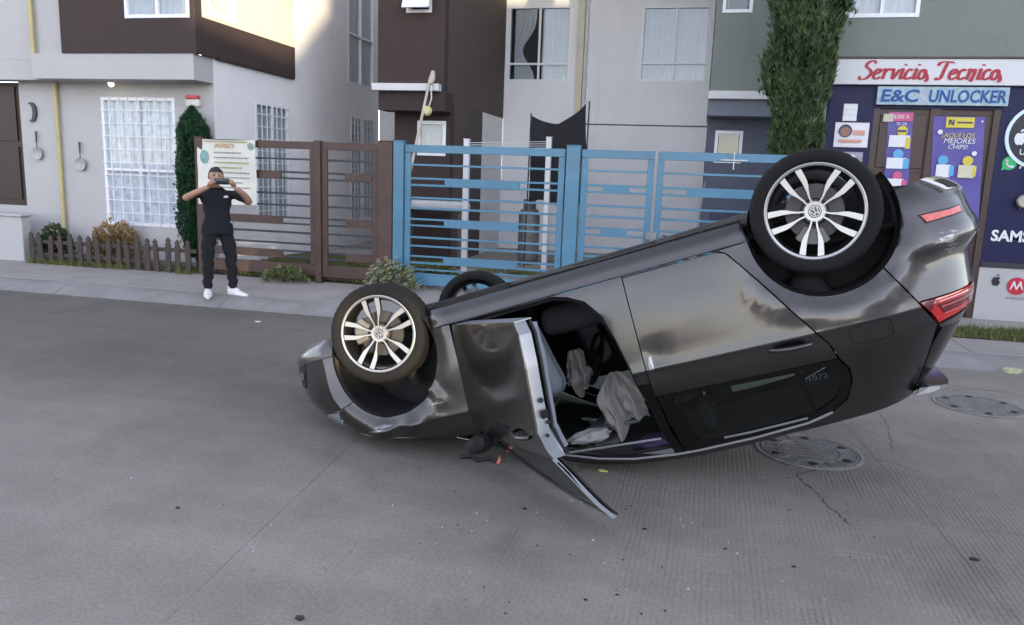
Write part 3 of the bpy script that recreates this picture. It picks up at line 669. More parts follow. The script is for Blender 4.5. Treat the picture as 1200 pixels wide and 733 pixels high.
mk('number', shift(text_mesh('725 108', .17, .003, 0, .003, 'LEFT', .85), (3.955, 11.194, 2.12)), PWH, ph)
sm = shift(text_mesh('SAMSUNG', .195, .004, 0, .006, 'LEFT', .98), (3.76, 11.195, 1.20)); tag(mk('maker_lettering', sm, PWH), 'white capital maker lettering on navy shop wall by car tail', 'lettering')
tag(mk('fruit_sign', apple(3.89, .60, .105, 11.184), mat('sign_black', (.015, .015, .018), .5)), 'black bitten fruit sign painted on white shop base', 'sign')
# bite
rs = empty('red_round_sign', (4.14, 11.18, .55), 'red round sign with white winged letter on white shop base', 'sign')
bm = BM(); disc(bm, 4.14, .565, .115, 11.182, 32, .006); mk('disc', bm, mat('sign_red', (.52, .02, .05), .45), rs)
bm = BM(); prism(bm, [(4.06, .51), (4.095, .63), (4.11, .63), (4.14, .545), (4.17, .63), (4.185, .63), (4.22, .51), (4.195, .535), (4.178, .585), (4.14, .51), (4.102, .585), (4.085, .535)], 11.178, 11.181); mk('winged_letter', bm, PWH, rs)
mk('lettering', shift(text_mesh('motorola', .06, .002, 0, .001), (4.15, 11.184, .41)), mat('grey_print', (.3, .3, .3), .5), rs)
lk = empty('hanging_padlock', (4.05, 11.15, 1.6), 'pale round padlock hanging on a wire from the shop wall', 'padlock')
bm = BM(); lathe(bm, [(.001, -.03), (.07, -.03), (.085, -.012), (.085, .012), (.07, .03), (.001, .03)], 28, (4.06, 11.14, 1.66)); mk('body', bm, mat('padlock_metal', (.42, .40, .34), .4, metal=.6), lk, smooth=35)
bm = BM(); tube(bm, [(4.06, 11.15, 1.74), (4.062, 11.16, 1.90), (4.05, 11.185, 2.05)], .006, 6); tube(bm, [(4.03, 11.14, 1.59), (4.03, 11.14, 1.55)], .012, 6); tube(bm, [(4.09, 11.14, 1.59), (4.09, 11.14, 1.55)], .012, 6); mk('wire', bm, IRON, lk)

# ------------------------------------------------------------------ gates and fences (Y = 10.2)
def gate(label, x0, x1, frame_m, bar_m, rows, post=None, group=None, plates=None, fy=10.2, z0=.18, z1=2.12, fw=.085, plate_m=None):
    """rows: (height below the top, 'bar'|'pair'); plates: x-range covered by the flat plate of a pair"""
    r = empty('gate', ((x0 + x1) / 2, fy, z0), label, 'gate', group)
    j = lambda: random.uniform(-.003, .003)
    mk('top_rail', bbox(x0, x1, fy - .02, fy + .02, z1 - .105, z1, .004), frame_m, r)
    mk('bottom_rail', bbox(x0, x1, fy - .02, fy + .02, z0, z0 + .17, .004), frame_m, r)
    for a in (x0, x1 - fw): mk('stile', bbox(a, a + fw, fy - .02, fy + .02, z0 + .172, z1 - .107, .004), frame_m, r)
    for d_, kind in rows:
        z = z1 - d_
        zs = (z,) if kind == 'bar' else (z + .045, z - .045)
        for q in zs: mk('bar', bbox(x0 + fw - .005, x1 - fw + .005, fy - .011, fy + .011, q - .014 + j(), q + .014, .003), bar_m, r)
        if kind == 'pair' and plates: mk('plate', bbox(plates[0], plates[1], fy - .017, fy + .017, z - .058, z + .058, .003), plate_m or frame_m, r)
    return r
def post(label, x0, x1, m, fy=10.2, z1=2.16, d=.055, grp='gate posts'):
    r = empty('gate_post', ((x0 + x1) / 2, fy, .1), label, 'post', grp)
    mk('shaft', bbox(x0, x1, fy - d, fy + d, .09, z1, .005), m, r); mk('cap', bbox(x0 - .004, x1 + .004, fy - d - .004, fy + d + .004, z1 + .001, z1 + .012, .002), m, r)
rowsB = [(.27, 'bar'), (.50, 'pair'), (.72, 'bar'), (.86, 'bar'), (1.06, 'pair'), (1.27, 'bar'), (1.39, 'bar'), (1.58, 'pair'), (1.72, 'bar')]
GG = 'metal gates along the pavement'
gate('wide blue slatted gate behind the front wheel of the upturned car', -3.96, -1.72, BLUE, BLUE, rowsB, group=GG, plates=(-3.38, -2.32))
gate('narrow blue slatted gate leaf beside the black cloth', -1.50, -.56, BLUE, BLUE, rowsB, group=GG, plates=(-1.20, -.86))
gate('blue slatted gate leaf with a white cross behind the car body', -.52, 1.72, BLUE, BLUE, rowsB, group=GG, plates=(-.13, 1.15))
post('tall blue post between the brown gate and wide blue gate', -4.12, -3.97, BLUE)
post('blue post between the wide blue gate and narrow blue leaf', -1.70, -1.52, BLUE)
rowsR = [(.25, 'bar'), (.48, 'pair'), (.74, 'bar'), (.91, 'bar'), (1.13, 'pair'), (1.30, 'bar'), (1.46, 'bar'), (1.62, 'pair'), (1.76, 'bar')]
gate('brown slatted gate leaf carrying the printed banner', -7.10, -5.32, RUSTB, IRON, rowsR, group=GG, plates=(-7.02, -5.86), z0=.20)
gate('brown slatted gate leaf next to the blue post', -5.22, -4.36, RUSTB, IRON, rowsR, group=GG, plates=(-4.86, -4.45), z0=.20)
post('brown post behind the man beside the narrow cypress', -7.24, -7.11, RUSTB, z1=2.14)
post('brown post between the two brown gate leaves', -5.316, -5.224, RUSTB, z1=2.125)
post('dark brown post touching the blue post', -4.35, -4.135, RUSTB, z1=2.15)
r = empty('cross', (.42, 10.15, 1.75), 'small white cross fixed on the blue gate', 'cross')
mk('upright', bbox(.41, .425, 10.15, 10.162, 1.92, 2.14, .002), mat('cross_grey', (.5, .5, .52), .6), r); mk('arm', bbox(.26, .58, 10.147, 10.159, 2.028, 2.044, .002), mat('cross_grey', (.5, .5, .52), .6), r)
r = empty('gate_lock', (-.55, 10.15, 1.0), 'small rusty lock and bolt on the blue gate leaf', 'lock')
mk('lock_box', bbox(-.61, -.47, 10.14, 10.178, .99, 1.09, .004), mat('lock_rust', (.16, .17, .18), .6, var=.4), r)
bm = BM(); tube(bm, [(-.40, 10.16, 1.05), (-.34, 10.13, 1.05), (-.33, 10.13, 1.0)], .011, 6); mk('bolt', bm, IRON, r)
# banner on the brown gate
r = empty('banner', (-6.74, 10.15, 1.2), 'printed cream banner tied to the brown gate behind the man', 'banner')
bm = BM(); nx_, nz_ = 14, 14; G = []
for j in range(nz_ + 1):
    t = j / nz_; row = []
    for i in range(nx_ + 1):
        s = i / nx_; row.append(bm.verts.new((-7.20 + .96 * s + .015 * sin(t * 3), 10.140 - .012 * sin(s * 5 + t * 4) - .006 * sin(t * 11), 1.17 + .95 * t - .015 * sin(s * pi) * t + (.02 * s if t < .05 else 0))))
    G.append(row)
for j in range(nz_):
    for i in range(nx_): bm.faces.new((G[j][i], G[j][i + 1], G[j + 1][i + 1], G[j + 1][i]))
mk('sheet', bm, mat('banner_cream', (.60, .585, .52), .65, var=.06, vs=3), r, smooth=80, recalc=False)
LB = [(.30, .62, .90, .038, 'o'), (.12, .88, .965, .022, 'g')] + [(.30, .90, .80 - k * .075, .020, 'g' if k in (2, 3) else 'b') for k in range(8)]
for k, (a, b, t, h, c) in enumerate(LB):
    bm = BM(); n = 12; x0, x1 = -7.20 + .96 * a, -7.20 + .96 * (b - .13 * (k % 3 == 2))
    if c != 'o':
        x = x0; rr = random.Random(k)
        while x < x1:
            w = rr.uniform(.015, .05); s = (x + 7.2) / .96; yy = 10.136 - .012 * sin(s * 5 + t * 4) - .006 * sin(t * 11)
            box(bm, x, min(x + w, x1), yy - .006, yy - .004, 1.17 + .95 * t - h / 2, 1.17 + .95 * t + h / 2); x += w + .012
    else:
        s = .45; yy = 10.128 - .012 * sin(s * 5 + t * 4); bm = shift(text_mesh('AVISO', .085, .002, 0, .001, sx=1.4), (-6.74, yy, 1.17 + .95 * t))
    mk('print', bm, {'o': mat('banner_orange', (.50, .26, .05), .6), 'g': mat('banner_green', (.30, .32, .12), .6), 'b': mat('banner_grey', (.26, .26, .25), .6)}[c], r)
bm = BM(); s = .14; yy = 10.130 - .012 * sin(s * 5 + 3)
prism(bm, [(-7.07 + .07 * cos(a), 1.86 + .10 * sin(a)) for a in [2 * pi * k / 20 for k in range(20)]], yy - .006, yy - .004); mk('print', bm, mat('banner_teal', (.16, .30, .28), .6, var=.4, vs=20), r)
bm = BM(); yy = 10.130 - .012 * sin(.93 * 5 + 3.6); prism(bm, [(-6.30 + .05 * cos(a), 2.03 + .05 * sin(a)) for a in [2 * pi * k / 16 for k in range(16)]], yy - .008, yy - .006); mk('print', bm, mat('banner_teal2', (.20, .27, .22), .6, var=.4, vs=20), r)
# picket fence in front of the grilled window
pf = empty('picket_fence', (-8.8, 10.16, .1), 'low dark wooden picket fence below the grilled window', 'fence')
src = None; x = -10.24; rp = random.Random(9)
while x < -7.3:
    w = .085; h = rp.uniform(.47, .54); bm = BM(); prism(bm, [(-w / 2, 0), (w / 2, 0), (w / 2, h - .10), (w * .28, h - .075), (w * .5, h - .05), (0, h), (-w * .5, h - .05), (-w * .28, h - .075), (-w / 2, h - .10)], -.011, .011)
    o = mk('picket', bm, WOODP, pf, local=True); o.location = (x + 8.8, -.02, .0); o.rotation_euler = (rp.uniform(-.03, .03), rp.uniform(-.05, .05), rp.uniform(-.08, .08)); x += rp.uniform(.165, .195)
for z in (.22, .42): mk('rail', bbox(-10.28, -7.28, 10.152, 10.185, z, z + .06, .004), WOODP, pf)
# ------------------------------------------------------------------ yard things
r = empty('hanging_cloth', (-2.6, 13.5, 1.4), 'black cloth hung between two thin poles behind the blue gate', 'cloth')
bm = BM(); nx_, nz_ = 22, 16; G = []
Y0 = 13.6
for j in range(nz_ + 1):
    t = j / nz_; row = []
    for i in range(nx_ + 1):
        s = i / nx_; top = 2.66 + .14 * (s * 2 - 1) ** 2 * 1.0 - .10 * (1 - abs(2 * s - 1)) + .22 * s - .0; bot = 1.28 + .06 * sin(s * 7)
        row.append(bm.verts.new((-2.93 + .98 * s + .03 * sin(t * 5) * s, Y0 + .035 * sin(s * 14 + t * 2) + .03 * sin(t * 6 + s * 3), bot + (top - bot) * t)))
    G.append(row)
for j in range(nz_):
    for i in range(nx_): bm.faces.new((G[j][i], G[j][i + 1], G[j + 1][i + 1], G[j + 1][i]))
mk('sheet', bm, mat('black_cloth', (.012, .012, .015), .9, var=.3, vs=6), r, smooth=80, recalc=False)
bm = BM(); tube(bm, [(-2.97, 13.6, .12), (-2.95, 13.6, 1.6), (-2.94, 13.6, 2.84)], .014, 6); tube(bm, [(-1.94, 13.6, .12), (-1.93, 13.6, 1.6), (-1.92, 13.6, 3.06)], .014, 6); mk('pole', bm, IRON, r)
for (x, y, z, lb) in ((-3.62, 12.0, 2.28, 'slim white post in the yard behind the wide blue gate'), (-2.52, 13.2, 2.4, 'slim white post in the yard beside the black cloth')):
    rr = empty('white_post', (x, y, .1), lb, 'post', 'white posts in the yard')
    mk('shaft', bbox(x - .045, x + .045, y - .045, y + .045, .09, z, .006), WTRIM, rr); mk('cap', bbox(x - .05, x + .05, y - .05, y + .05, z + .001, z + .02, .004), WTRIM, rr)
rr = empty('yard_railing', (-3.1, 12.5, 2.1), 'thin pale rails between the two white posts', 'railing')
for k in range(4):
    bm = BM(); tube(bm, [(-3.58, 12.02, 2.24 - .035 * k), (-2.55, 13.18, 2.34 - .035 * k)], .006, 5); mk('rail', bm, WTRIM, rr)
rr = empty('leaning_pole', (-4.9, 12.3, .1), 'pale pole with round yellow lamp leaning on the white ledge', 'pole')
bm = BM(); tube(bm, [(-4.78, 11.7, .12), (-4.66, 12.2, 1.7), (-4.53, 12.78, 3.34)], .024, 8); mk('shaft', bm, mat('pale_wood', (.45, .40, .34), .7, var=.2), rr, smooth=40)
bm = BM(); tube(bm, [(-4.53, 12.76, 3.22), (-4.50, 12.79, 3.32), (-4.49, 12.80, 3.44)], [.045, .055, .035], 8); mk('tip', bm, mat('pale_rag', (.5, .42, .37), .8, var=.2), rr, smooth=40)
bm = BM(); lathe(bm, [(.001, -.05), (.06, -.045), (.085, 0), (.06, .045), (.001, .05)], 20, (-4.52, 12.62, 2.77)); mk('lamp', bm, mat('yellow_glass', (.52, .52, .24), .4, var=.15), rr, smooth=40)
bm = BM(); tube(bm, [(-4.50, 12.74, 3.2), (-4.47, 12.68, 2.98), (-4.49, 12.63, 2.86)], .012, 6); mk('cord', bm, WTRIM, rr)
rr = empty('white_bench', (-4.3, 12.2, .1), 'low white rounded bench in the yard behind the wide blue gate', 'bench')
mk('seat', bbox(-5.2, -3.85, 12.75, 13.1, 1.10, 1.27, .06, 4), mat('bench_white', (.45, .45, .46), .6), rr, smooth=50)
for x in (-4.95, -3.95): mk('leg', bbox(x - .06, x + .06, 12.82, 13.05, .09, 1.10, .01), GREYB, rr)
GASM = mat('gas_grey', (.17, .165, .16), .5, metal=.2, var=.3, vs=6, grime=.3)
for (x, y, lb) in ((-3.05, 14.3, 'grey gas cylinder in the yard left of the slim white post'), (-2.35, 14.5, 'grey gas cylinder in the yard under the black cloth')):
    rr = empty('gas_cylinder', (x, y, .1), lb, 'gas cylinder', 'gas cylinders in the yard')
    bm = BM(); lathe(bm, [(.15, .11), (.19, .16), (.20, .22), (.20, 1.02), (.17, 1.12), (.08, 1.17), (.001, 1.18)], 24, (x, y, 0), 'Z'); mk('tank', bm, GASM, rr, smooth=40)
    bm = BM(); lathe(bm, [(.12, 1.13), (.12, 1.32), (.11, 1.32), (.11, 1.13)], 20, (x, y, 0), 'Z', closed=True); mk('collar', bm, GASM, rr, smooth=40)
    bm = BM(); tube(bm, [(x, y, 1.17), (x, y, 1.26)], .025, 8); mk('valve', bm, YPIPE, rr)
def rock(bm, x, y, z, s, r):
    k = len(bm.verts); bmesh.ops.create_icosphere(bm, subdivisions=2, radius=1)
    bm.verts.ensure_lookup_table()
    ph = r.uniform(0, 9)
    for v in bm.verts[k:]:
        n = 1 + .22 * sin(v.co.x * 3 + ph) * cos(v.co.y * 2.6 + ph) + .12 * sin(v.co.z * 5 + ph)
        v.co = Vector((x + v.co.x * n * s, y + v.co.y * n * s * .8, max(z, z + .4 * s + v.co.z * n * s * .6)))
rr = random.Random(4)
for i, (x, y, s, lb) in enumerate(((-2.9, 12.6, .13, 'brown rubble lump left of the second white post'), (-2.4, 12.4, .10, 'small rubble lump right of the second white post'))):
    bm = BM(); rock(bm, x, y, .1, s, rr); tag(mk('rubble_lump', bm, SOIL, smooth=40), lb, 'rubble', 'rubble in the yard')
bm = BM(); tube(bm, [(-.05, 10.9, .15), (.02, 11.4, .9), (.10, 12.0, 1.75)], .014, 6); tag(mk('leaning_stick', bm, mat('grey_stick', (.2, .2, .2), .7), smooth=40), 'thin grey stick leaning behind the blue gate leaf with the cross', 'stick')
# ------------------------------------------------------------------ vegetation
def leafmat(name, col, col2, rough=.6):
    m = bpy.data.materials.new(name); m.use_nodes = True; nt = m.node_tree; N = nt.nodes; L = nt.links; b = N['Principled BSDF']
    b.inputs['Roughness'].default_value = rough; b.inputs['Specular IOR Level'].default_value = .3
    g = N.new('ShaderNodeNewGeometry'); r = N.new('ShaderNodeValToRGB')
    r.color_ramp.elements[0].color = (*col, 1); r.color_ramp.elements[1].color = (*col2, 1)
    L.new(g.outputs['Random Per Island'], r.inputs[0]); L.new(r.outputs[0], b.inputs['Base Color'])
    return m
CYP = leafmat('cypress_leaf', (.014, .032, .013), (.078, .118, .042)); CYP2 = leafmat('cypress_leaf_dark', (.006, .030, .012), (.014, .060, .022))
DRY = leafmat('dry_leaf', (.20, .12, .05), (.34, .25, .12)); SHR = leafmat('shrub_leaf', (.06, .09, .03), (.22, .24, .11)); GRS = leafmat('grass_blade', (.055, .085, .018), (.17, .17, .06))
FLW = leafmat('white_flower', (.5, .48, .40), (.66, .64, .56)); BARK = mat('bark', (.10, .075, .055), .95, var=.35, vs=12, bump=.8, bs=30)
def spray(bm, p, d, L, w, rnd, k=3):
    """one upright sprig: a narrow kite with two side shoots"""
    d = d.normalized(); s = d.cross(Vector((rnd.uniform(-1, 1), rnd.uniform(-1, 1), .2)))
    if s.length < .01: s = Vector((1, 0, 0))
    s.normalize()
    for i in range(k):
        dd = (d + s * (0, .45, -.45)[i % 3]).normalized(); l = L * (1, .65, .6)[i % 3]; q = p + d * L * (0, .2, .35)[i % 3]; ss = dd.cross(s.cross(d)).normalized()
        bm.faces.new([bm.verts.new(q), bm.verts.new(q + dd * l * .5 + ss * w), bm.verts.new(q + dd * l), bm.verts.new(q + dd * l * .5 - ss * w)])
def cypress(name, label, x, y, z0, zc, z1, rad, n, m, seed, L=.11, core=True, stems=1, top=.62):
    rnd = random.Random(seed); r = empty(name, (x, y, z0), label, 'tree')
    bm = BM()
    tube(bm, [(x, y, z0 - .05), (x + .02, y, (z0 + zc) / 2), (x, y, zc + .2), (x + .03, y, zc + (z1 - zc) * .6), (x, y, z1 - .2)], [.10 * rad * 2, .085 * rad * 2, .07 * rad * 2, .04 * rad * 2, .01], 10)
    for k in range(26):
        a = rnd.uniform(0, 2 * pi); zz = rnd.uniform(zc, zc + (z1 - zc) * .8); q = rad * rnd.uniform(.4, .8)
        tube(bm, [(x, y, zz), (x + q * .5 * cos(a), y + q * .5 * sin(a), zz + .18), (x + q * .7 * cos(a), y + q * .7 * sin(a), zz + .5)], [.018, .013, .004], 5)
    mk('trunk', bm, BARK, r, smooth=50)
    bm = BM()
    def R(zz, a):
        t = (zz - zc) / (z1 - zc)
        env = min(1, (.55 + 1.5 * t) if t < .3 else 1.0) * (1 if t < top else max(.05, 1 - ((t - top) / (1 - top)) ** 1.8))
        lob = 1 + .14 * sin(a * 3 + zz * 2.1 + seed) + .12 * sin(a * 5 - zz * 4.3) + .11 * sin(zz * 7.0 + a * 2 + seed) + .07 * sin(a * 11 + zz * 9)
        if stems == 2: lob *= 1 - .22 * exp(-((a % pi - 1.45) / .20) ** 2)
        return rad * env * lob
    for k in range(n):
        t = rnd.random(); zz = zc + (z1 - zc) * t; a = rnd.uniform(0, 2 * pi)
        q = R(zz, a) * (1 - .6 * rnd.random() ** 2.0) * (1 + (.22 * rnd.random() if rnd.random() < .12 else 0))
        out = Vector((cos(a), sin(a), 0)); d = Vector((0, 0, 1)) + out * rnd.uniform(.0, .38) + Vector((rnd.uniform(-.25, .25), rnd.uniform(-.25, .25), 0))
        spray(bm, Vector((x, y, zz - .05)) + out * q, d, L * rnd.uniform(.6, 1.3), L * .062, rnd)
    mk('crown', bm, m, r, recalc=False)
    return r
cypress('cypress_tree', 'tall dark cypress standing between the green bay and the shop sign', 1.17, 10.62, .1, 2.02, 6.6, .375, 34000, CYP, 5, L=.135, stems=2)
cypress('cypress_tree', 'narrow dark green cypress beside the man and grilled window', -7.60, 10.62, .1, .32, 2.60, .225, 14000, CYP2, 8, L=.085, top=.80)
def bush(name, label, cat, x, y, z, rx, rz, n, m, seed, L=.09, w=.16, flowers=0, up=.6):
    rnd = random.Random(seed); r = empty(name, (x, y, z), label, cat)
    bm = BM()
    for k in range(16):
        a = rnd.uniform(0, 2 * pi); q = rx * rnd.uniform(.3, .9); h = rz * rnd.uniform(.6, 1.0)
        tube(bm, [(x, y, z), (x + q * .4 * cos(a), y + q * .4 * sin(a), z + h * .5), (x + q * cos(a), y + q * sin(a), z + h * 1.2)], [.008, .006, .002], 4)
    mk('stem', bm, BARK, r)
    bm = BM(); fb = BM()
    for k in range(n):
        a = rnd.uniform(0, 2 * pi); q = rnd.random() ** .5; h = rnd.random()
        p = Vector((x + rx * q * cos(a) * (1 - .3 * h), y + rx * .7 * q * sin(a), z + rz * (.15 + 1.1 * h) * (1 - .4 * q * q)))
        d = Vector((cos(a) * q, sin(a) * q, up)) + Vector((rnd.uniform(-.5, .5), rnd.uniform(-.5, .5), rnd.uniform(-.2, .3)))
        spray(bm, p, d, L * rnd.uniform(.6, 1.3), L * w, rnd)
        if flowers and rnd.random() < flowers:
            p2 = p + d.normalized() * L
            for s in range(5):
                b = 2 * pi * s / 5; e = Vector((cos(b), sin(b) * .6, .5 * sin(b + 1))) * .022
                e2 = Vector((cos(b + .5), sin(b + .5) * .6, .5 * sin(b + 1.5))) * .022
                fb.faces.new([fb.verts.new(p2), fb.verts.new(p2 + e), fb.verts.new(p2 + (e + e2) * .8), fb.verts.new(p2 + e2)])
    mk('foliage', bm, m, r, recalc=False)
    if flowers: mk('blossom', fb, FLW, r, recalc=False)
    else: fb.free()
bush('flowering_shrub', 'small shrub with pale blossoms at the foot of blue post', 'shrub', -4.05, 9.95, .1, .36, .33, 300, SHR, 3, L=.10, w=.16, flowers=.75)
bush('dry_bush', 'dry brown bush behind the picket fence under the grilled window', 'shrub', -9.05, 10.55, .12, .42, .55, 900, DRY, 4, L=.11, w=.1)
bush('low_shrub', 'low green plant growing through the foot of brown gate', 'shrub', -5.75, 10.05, .1, .35, .16, 260, SHR, 6, L=.09, w=.2)
bush('low_shrub', 'dark leafy plant at the left end of the picket fence', 'shrub', -10.1, 10.45, .12, .28, .45, 520, CYP, 16, L=.09, w=.2)
bush('yard_plant', 'low green weeds in the yard behind the wide blue gate', 'shrub', -3.7, 10.9, .1, .35, .20, 300, GRS, 12, L=.12, w=.1)
def grass(name, label, rects, n, seed, h=.09):
    rnd = random.Random(seed); bm = BM(); tot = sum((r[1] - r[0]) * (r[3] - r[2]) for r in rects)
    for (x0, x1, y0, y1, z) in rects:
        for k in range(int(n * (x1 - x0) * (y1 - y0) / tot)):
            x, y = rnd.uniform(x0, x1), rnd.uniform(y0, y1)
            if sin(x * 3.1 + seed) + sin(y * 4.3 + x) + rnd.uniform(-.9, .9) < -.5: continue
            hh = h * rnd.uniform(.4, 1.3); a = rnd.uniform(0, 2 * pi); w = .006
            bx_, by_ = cos(a) * w, sin(a) * w; lx, ly = rnd.uniform(-.5, .5) * hh, rnd.uniform(-.5, .5) * hh
            bm.faces.new([bm.verts.new((x - bx_, y - by_, z)), bm.verts.new((x + bx_, y + by_, z)), bm.verts.new((x + lx, y + ly, z + hh))])
    tag(mk(name, bm, GRS, recalc=False), label, 'grass', kind='stuff')
grass('grass', 'rough grass behind the brown gate', [(-7.3, -4.3, 10.3, 13.2, .12)], 9000, 2, .12)
grass('grass', 'grass strip below the picket fence', [(-10.3, -7.3, 10.02, 10.6, .11)], 5000, 5, .09)
grass('grass', 'green verge in front of the white shop base', [(1.8, 7.5, 9.55, 10.25, .115)], 16000, 7, .09)
grass('grass', 'sparse weeds in the yard behind the blue gates', [(-3.9, -2.0, 10.4, 11.6, .10), (-3.6, -2.2, 12.2, 13.0, .10)], 2600, 8, .11)

# ------------------------------------------------------------------ unseen row behind the viewer, placed and shaped to shade the street and show in the paint
OPW = mat('opposite_stucco', (.45, .42, .38), .85, var=.08, vs=1, grime=.3); OPB = mat('opposite_ochre', (.42, .30, .20), .85, var=.08, vs=1, grime=.3)
def opp(label, x0, x1, y, prof, m, D=8):
    """prof: roof line as (x, z) points from x0 to x1"""
    r = empty('shade_house', ((x0 + x1) / 2, y, 0), label, 'house', 'unseen shading row behind the viewer')
    zt = min(p[1] for p in prof) - .4; holes = []; x = x0 + 1.0
    while x + 1.4 < x1:
        holes.append((x, x + 1.4, 3.6, 5.0)); holes.append((x, x + 1.3, .6, 2.3)); x += 3.2
    wall_y(r, x0, x1, -.02, zt, y - .2, .2, m, holes)
    for h in holes:
        w = mk('window', bbox(h[0] + .01, h[1] - .01, y - .14, y - .10, h[2] + .01, h[3] - .01), ALU, r)
        mk('pane', bbox(h[0] + .08, h[1] - .08, y - .095, y - .09, h[2] + .08, h[3] - .08), mat('dark_pane', (.03, .035, .04), .08, var=0), w)
    for xx in (x0, x1 - .2): mk('wall', bbox(xx, xx + .2, y - D, y - .202, -.02, zt), m, r)
    mk('wall', bbox(x0 + .202, x1 - .202, y - D, y - D + .2, -.02, zt), m, r)
    bm = BM(); prism(bm, [(x0 - .05, zt + .001), (x1 + .05, zt + .001)] + [(a, b) for a, b in reversed(prof)], y - D, y + .02); mk('roof', bm, m, r)
opp('unseen pale two storey house behind the viewer, placed to shade the street', 4.5, 16.15, -22, [(4.45, 7.3), (16.2, 7.3)], OPW)
opp('unseen tall shallow house behind the viewer, shaped to shade the street', 20.1, 62, -22, [(20.05, 8.9), (62.05, 8.9)], OPW, 1.0)
gh = empty('slotted_sun_wall', (18, -22, 0), 'added unseen ochre wall behind the viewer with a slot letting sun onto the front wheel', 'house', 'unseen shading row behind the viewer')
wall_y(gh, 16.25, 20.0, -.02, 6.3, -22.2, .2, OPB, [(16.95, 17.9, 2.72, 3.30)])  # added wall: slot and stepped top steer sunlight to the wheel and side wall
bm = BM(); prism(bm, [(16.22, 6.301), (20.02, 6.301), (20.02, 8.5), (18.4, 6.66), (16.22, 6.62)], -22.3, -21.98); mk('roof', bm, OPB, gh)
bm = BM(); box(bm, 16.92, 17.93, -22.19, -22.0, 2.66, 2.718); mk('sill', bm, WTRIM, gh)
# ------------------------------------------------------------------ the upturned car (car frame: x forward from rear axle, y left, z up)
CARM = Matrix.Translation((0.6086, 5.0078, 1.8088)) @ Matrix.Rotation(RAD(174.059), 4, 'Z') @ Matrix.Rotation(RAD(19.648), 4, 'Y') @ Matrix.Rotation(RAD(183.133), 4, 'X')
PAINT = mat('grey_metallic_paint', (.050, .0455, .0455), .36, metal=.88, var=.03, vs=2.5, coat=1.0, bump=.006, bs=7)
def dusty(m):      # light road dust and scuffs over the clear coat
    nt = m.node_tree; N = nt.nodes; L = nt.links; b = N['Principled BSDF']
    tc = N.new('ShaderNodeTexCoord'); n = N.new('ShaderNodeTexNoise'); n.inputs['Scale'].default_value = 3.5; n.inputs['Detail'].default_value = 9; n.inputs['Roughness'].default_value = .7
    L.new(tc.outputs['Object'], n.inputs['Vector']); r = N.new('ShaderNodeMapRange'); r.inputs[1].default_value = .35; r.inputs[2].default_value = .75; r.inputs[3].default_value = .07; r.inputs[4].default_value = .20
    L.new(n.outputs['Fac'], r.inputs[0]); L.new(r.outputs[0], b.inputs['Coat Roughness'])
dusty(PAINT)
def scuffs(m):     # scraped, bare streaks where panels met the road (car frame coordinates)
    nt = m.node_tree; N = nt.nodes; L = nt.links; b = N['Principled BSDF']; tc = N.new('ShaderNodeTexCoord'); ob = tc.outputs['Object']
    base = b.inputs['Base Color'].links[0].from_socket
    tot = None
    for (c, s_, st) in (((1.0, -.88, .80), (.05, .2, .10), (9, 1, 1.2)), ((2.32, -.86, .74), (.12, .2, .06), (1.2, 1, 9)), ((2.75, -.84, .82), (.28, .2, .05), (1, 1, 10)), ((.3, -.6, 1.39), (.5, .1, .03), (.8, 1, 12)), ((-.55, -.7, .55), (.15, .2, .12), (2, 1, 7))):
        mp = N.new('ShaderNodeMapping'); mp.vector_type = 'TEXTURE'; mp.inputs['Location'].default_value = c; mp.inputs['Scale'].default_value = s_; L.new(ob, mp.inputs[0])
        gr = N.new('ShaderNodeTexGradient'); gr.gradient_type = 'SPHERICAL'; L.new(mp.outputs[0], gr.inputs[0])
        m2 = N.new('ShaderNodeMapping'); m2.inputs['Scale'].default_value = st; L.new(ob, m2.inputs[0])
        n = N.new('ShaderNodeTexNoise'); n.inputs['Scale'].default_value = 9; n.inputs['Detail'].default_value = 6; n.inputs['Roughness'].default_value = .7; n.inputs['Distortion'].default_value = .3; L.new(m2.outputs[0], n.inputs['Vector'])
        a = N.new('ShaderNodeMath'); a.operation = 'MULTIPLY_ADD'; a.inputs[1].default_value = .42; L.new(gr.outputs['Fac'], a.inputs[0]); L.new(n.outputs['Fac'], a.inputs[2])
        r = N.new('ShaderNodeMapRange'); r.inputs[1].default_value = .76; r.inputs[2].default_value = .86; L.new(a.outputs[0], r.inputs[0])
        if tot is None: tot = r.outputs[0]
        else:
            mx = N.new('ShaderNodeMath'); mx.operation = 'MAXIMUM'; L.new(tot, mx.inputs[0]); L.new(r.outputs[0], mx.inputs[1]); tot = mx.outputs[0]
    f = N.new('ShaderNodeMath'); f.operation = 'MULTIPLY'; f.inputs[1].default_value = .75; L.new(tot, f.inputs[0])
    mix = N.new('ShaderNodeMix'); mix.data_type = 'RGBA'; L.new(f.outputs[0], mix.inputs['Factor']); L.new(base, mix.inputs['A']); mix.inputs['B'].default_value = (.5, .49, .48, 1); L.new(mix.outputs['Result'], b.inputs['Base Color'])
    iv = N.new('ShaderNodeMath'); iv.operation = 'SUBTRACT'; iv.inputs[0].default_value = 1; L.new(tot, iv.inputs[1]); L.new(iv.outputs[0], b.inputs['Coat Weight'])
scuffs(PAINT)
BLK = mat('black_gloss_trim', (.004, .004, .0045), .14, var=.1, vs=3, spec=.35)
PLA = mat('black_plastic', (.007, .007, .0075), .75, var=.25, vs=8, bump=.15, bs=200)
UND = mat('underbody_black', (.018, .017, .016), .8, var=.4, vs=7, bump=.4, bs=40)
TYREM = mat('tyre_rubber', (.0085, .0085, .009), .85, var=.3, vs=10, bump=.2, bs=120, spec=.3)
RIMF = mat('machined_alloy', (.36, .355, .35), .33, metal=.85, var=0)
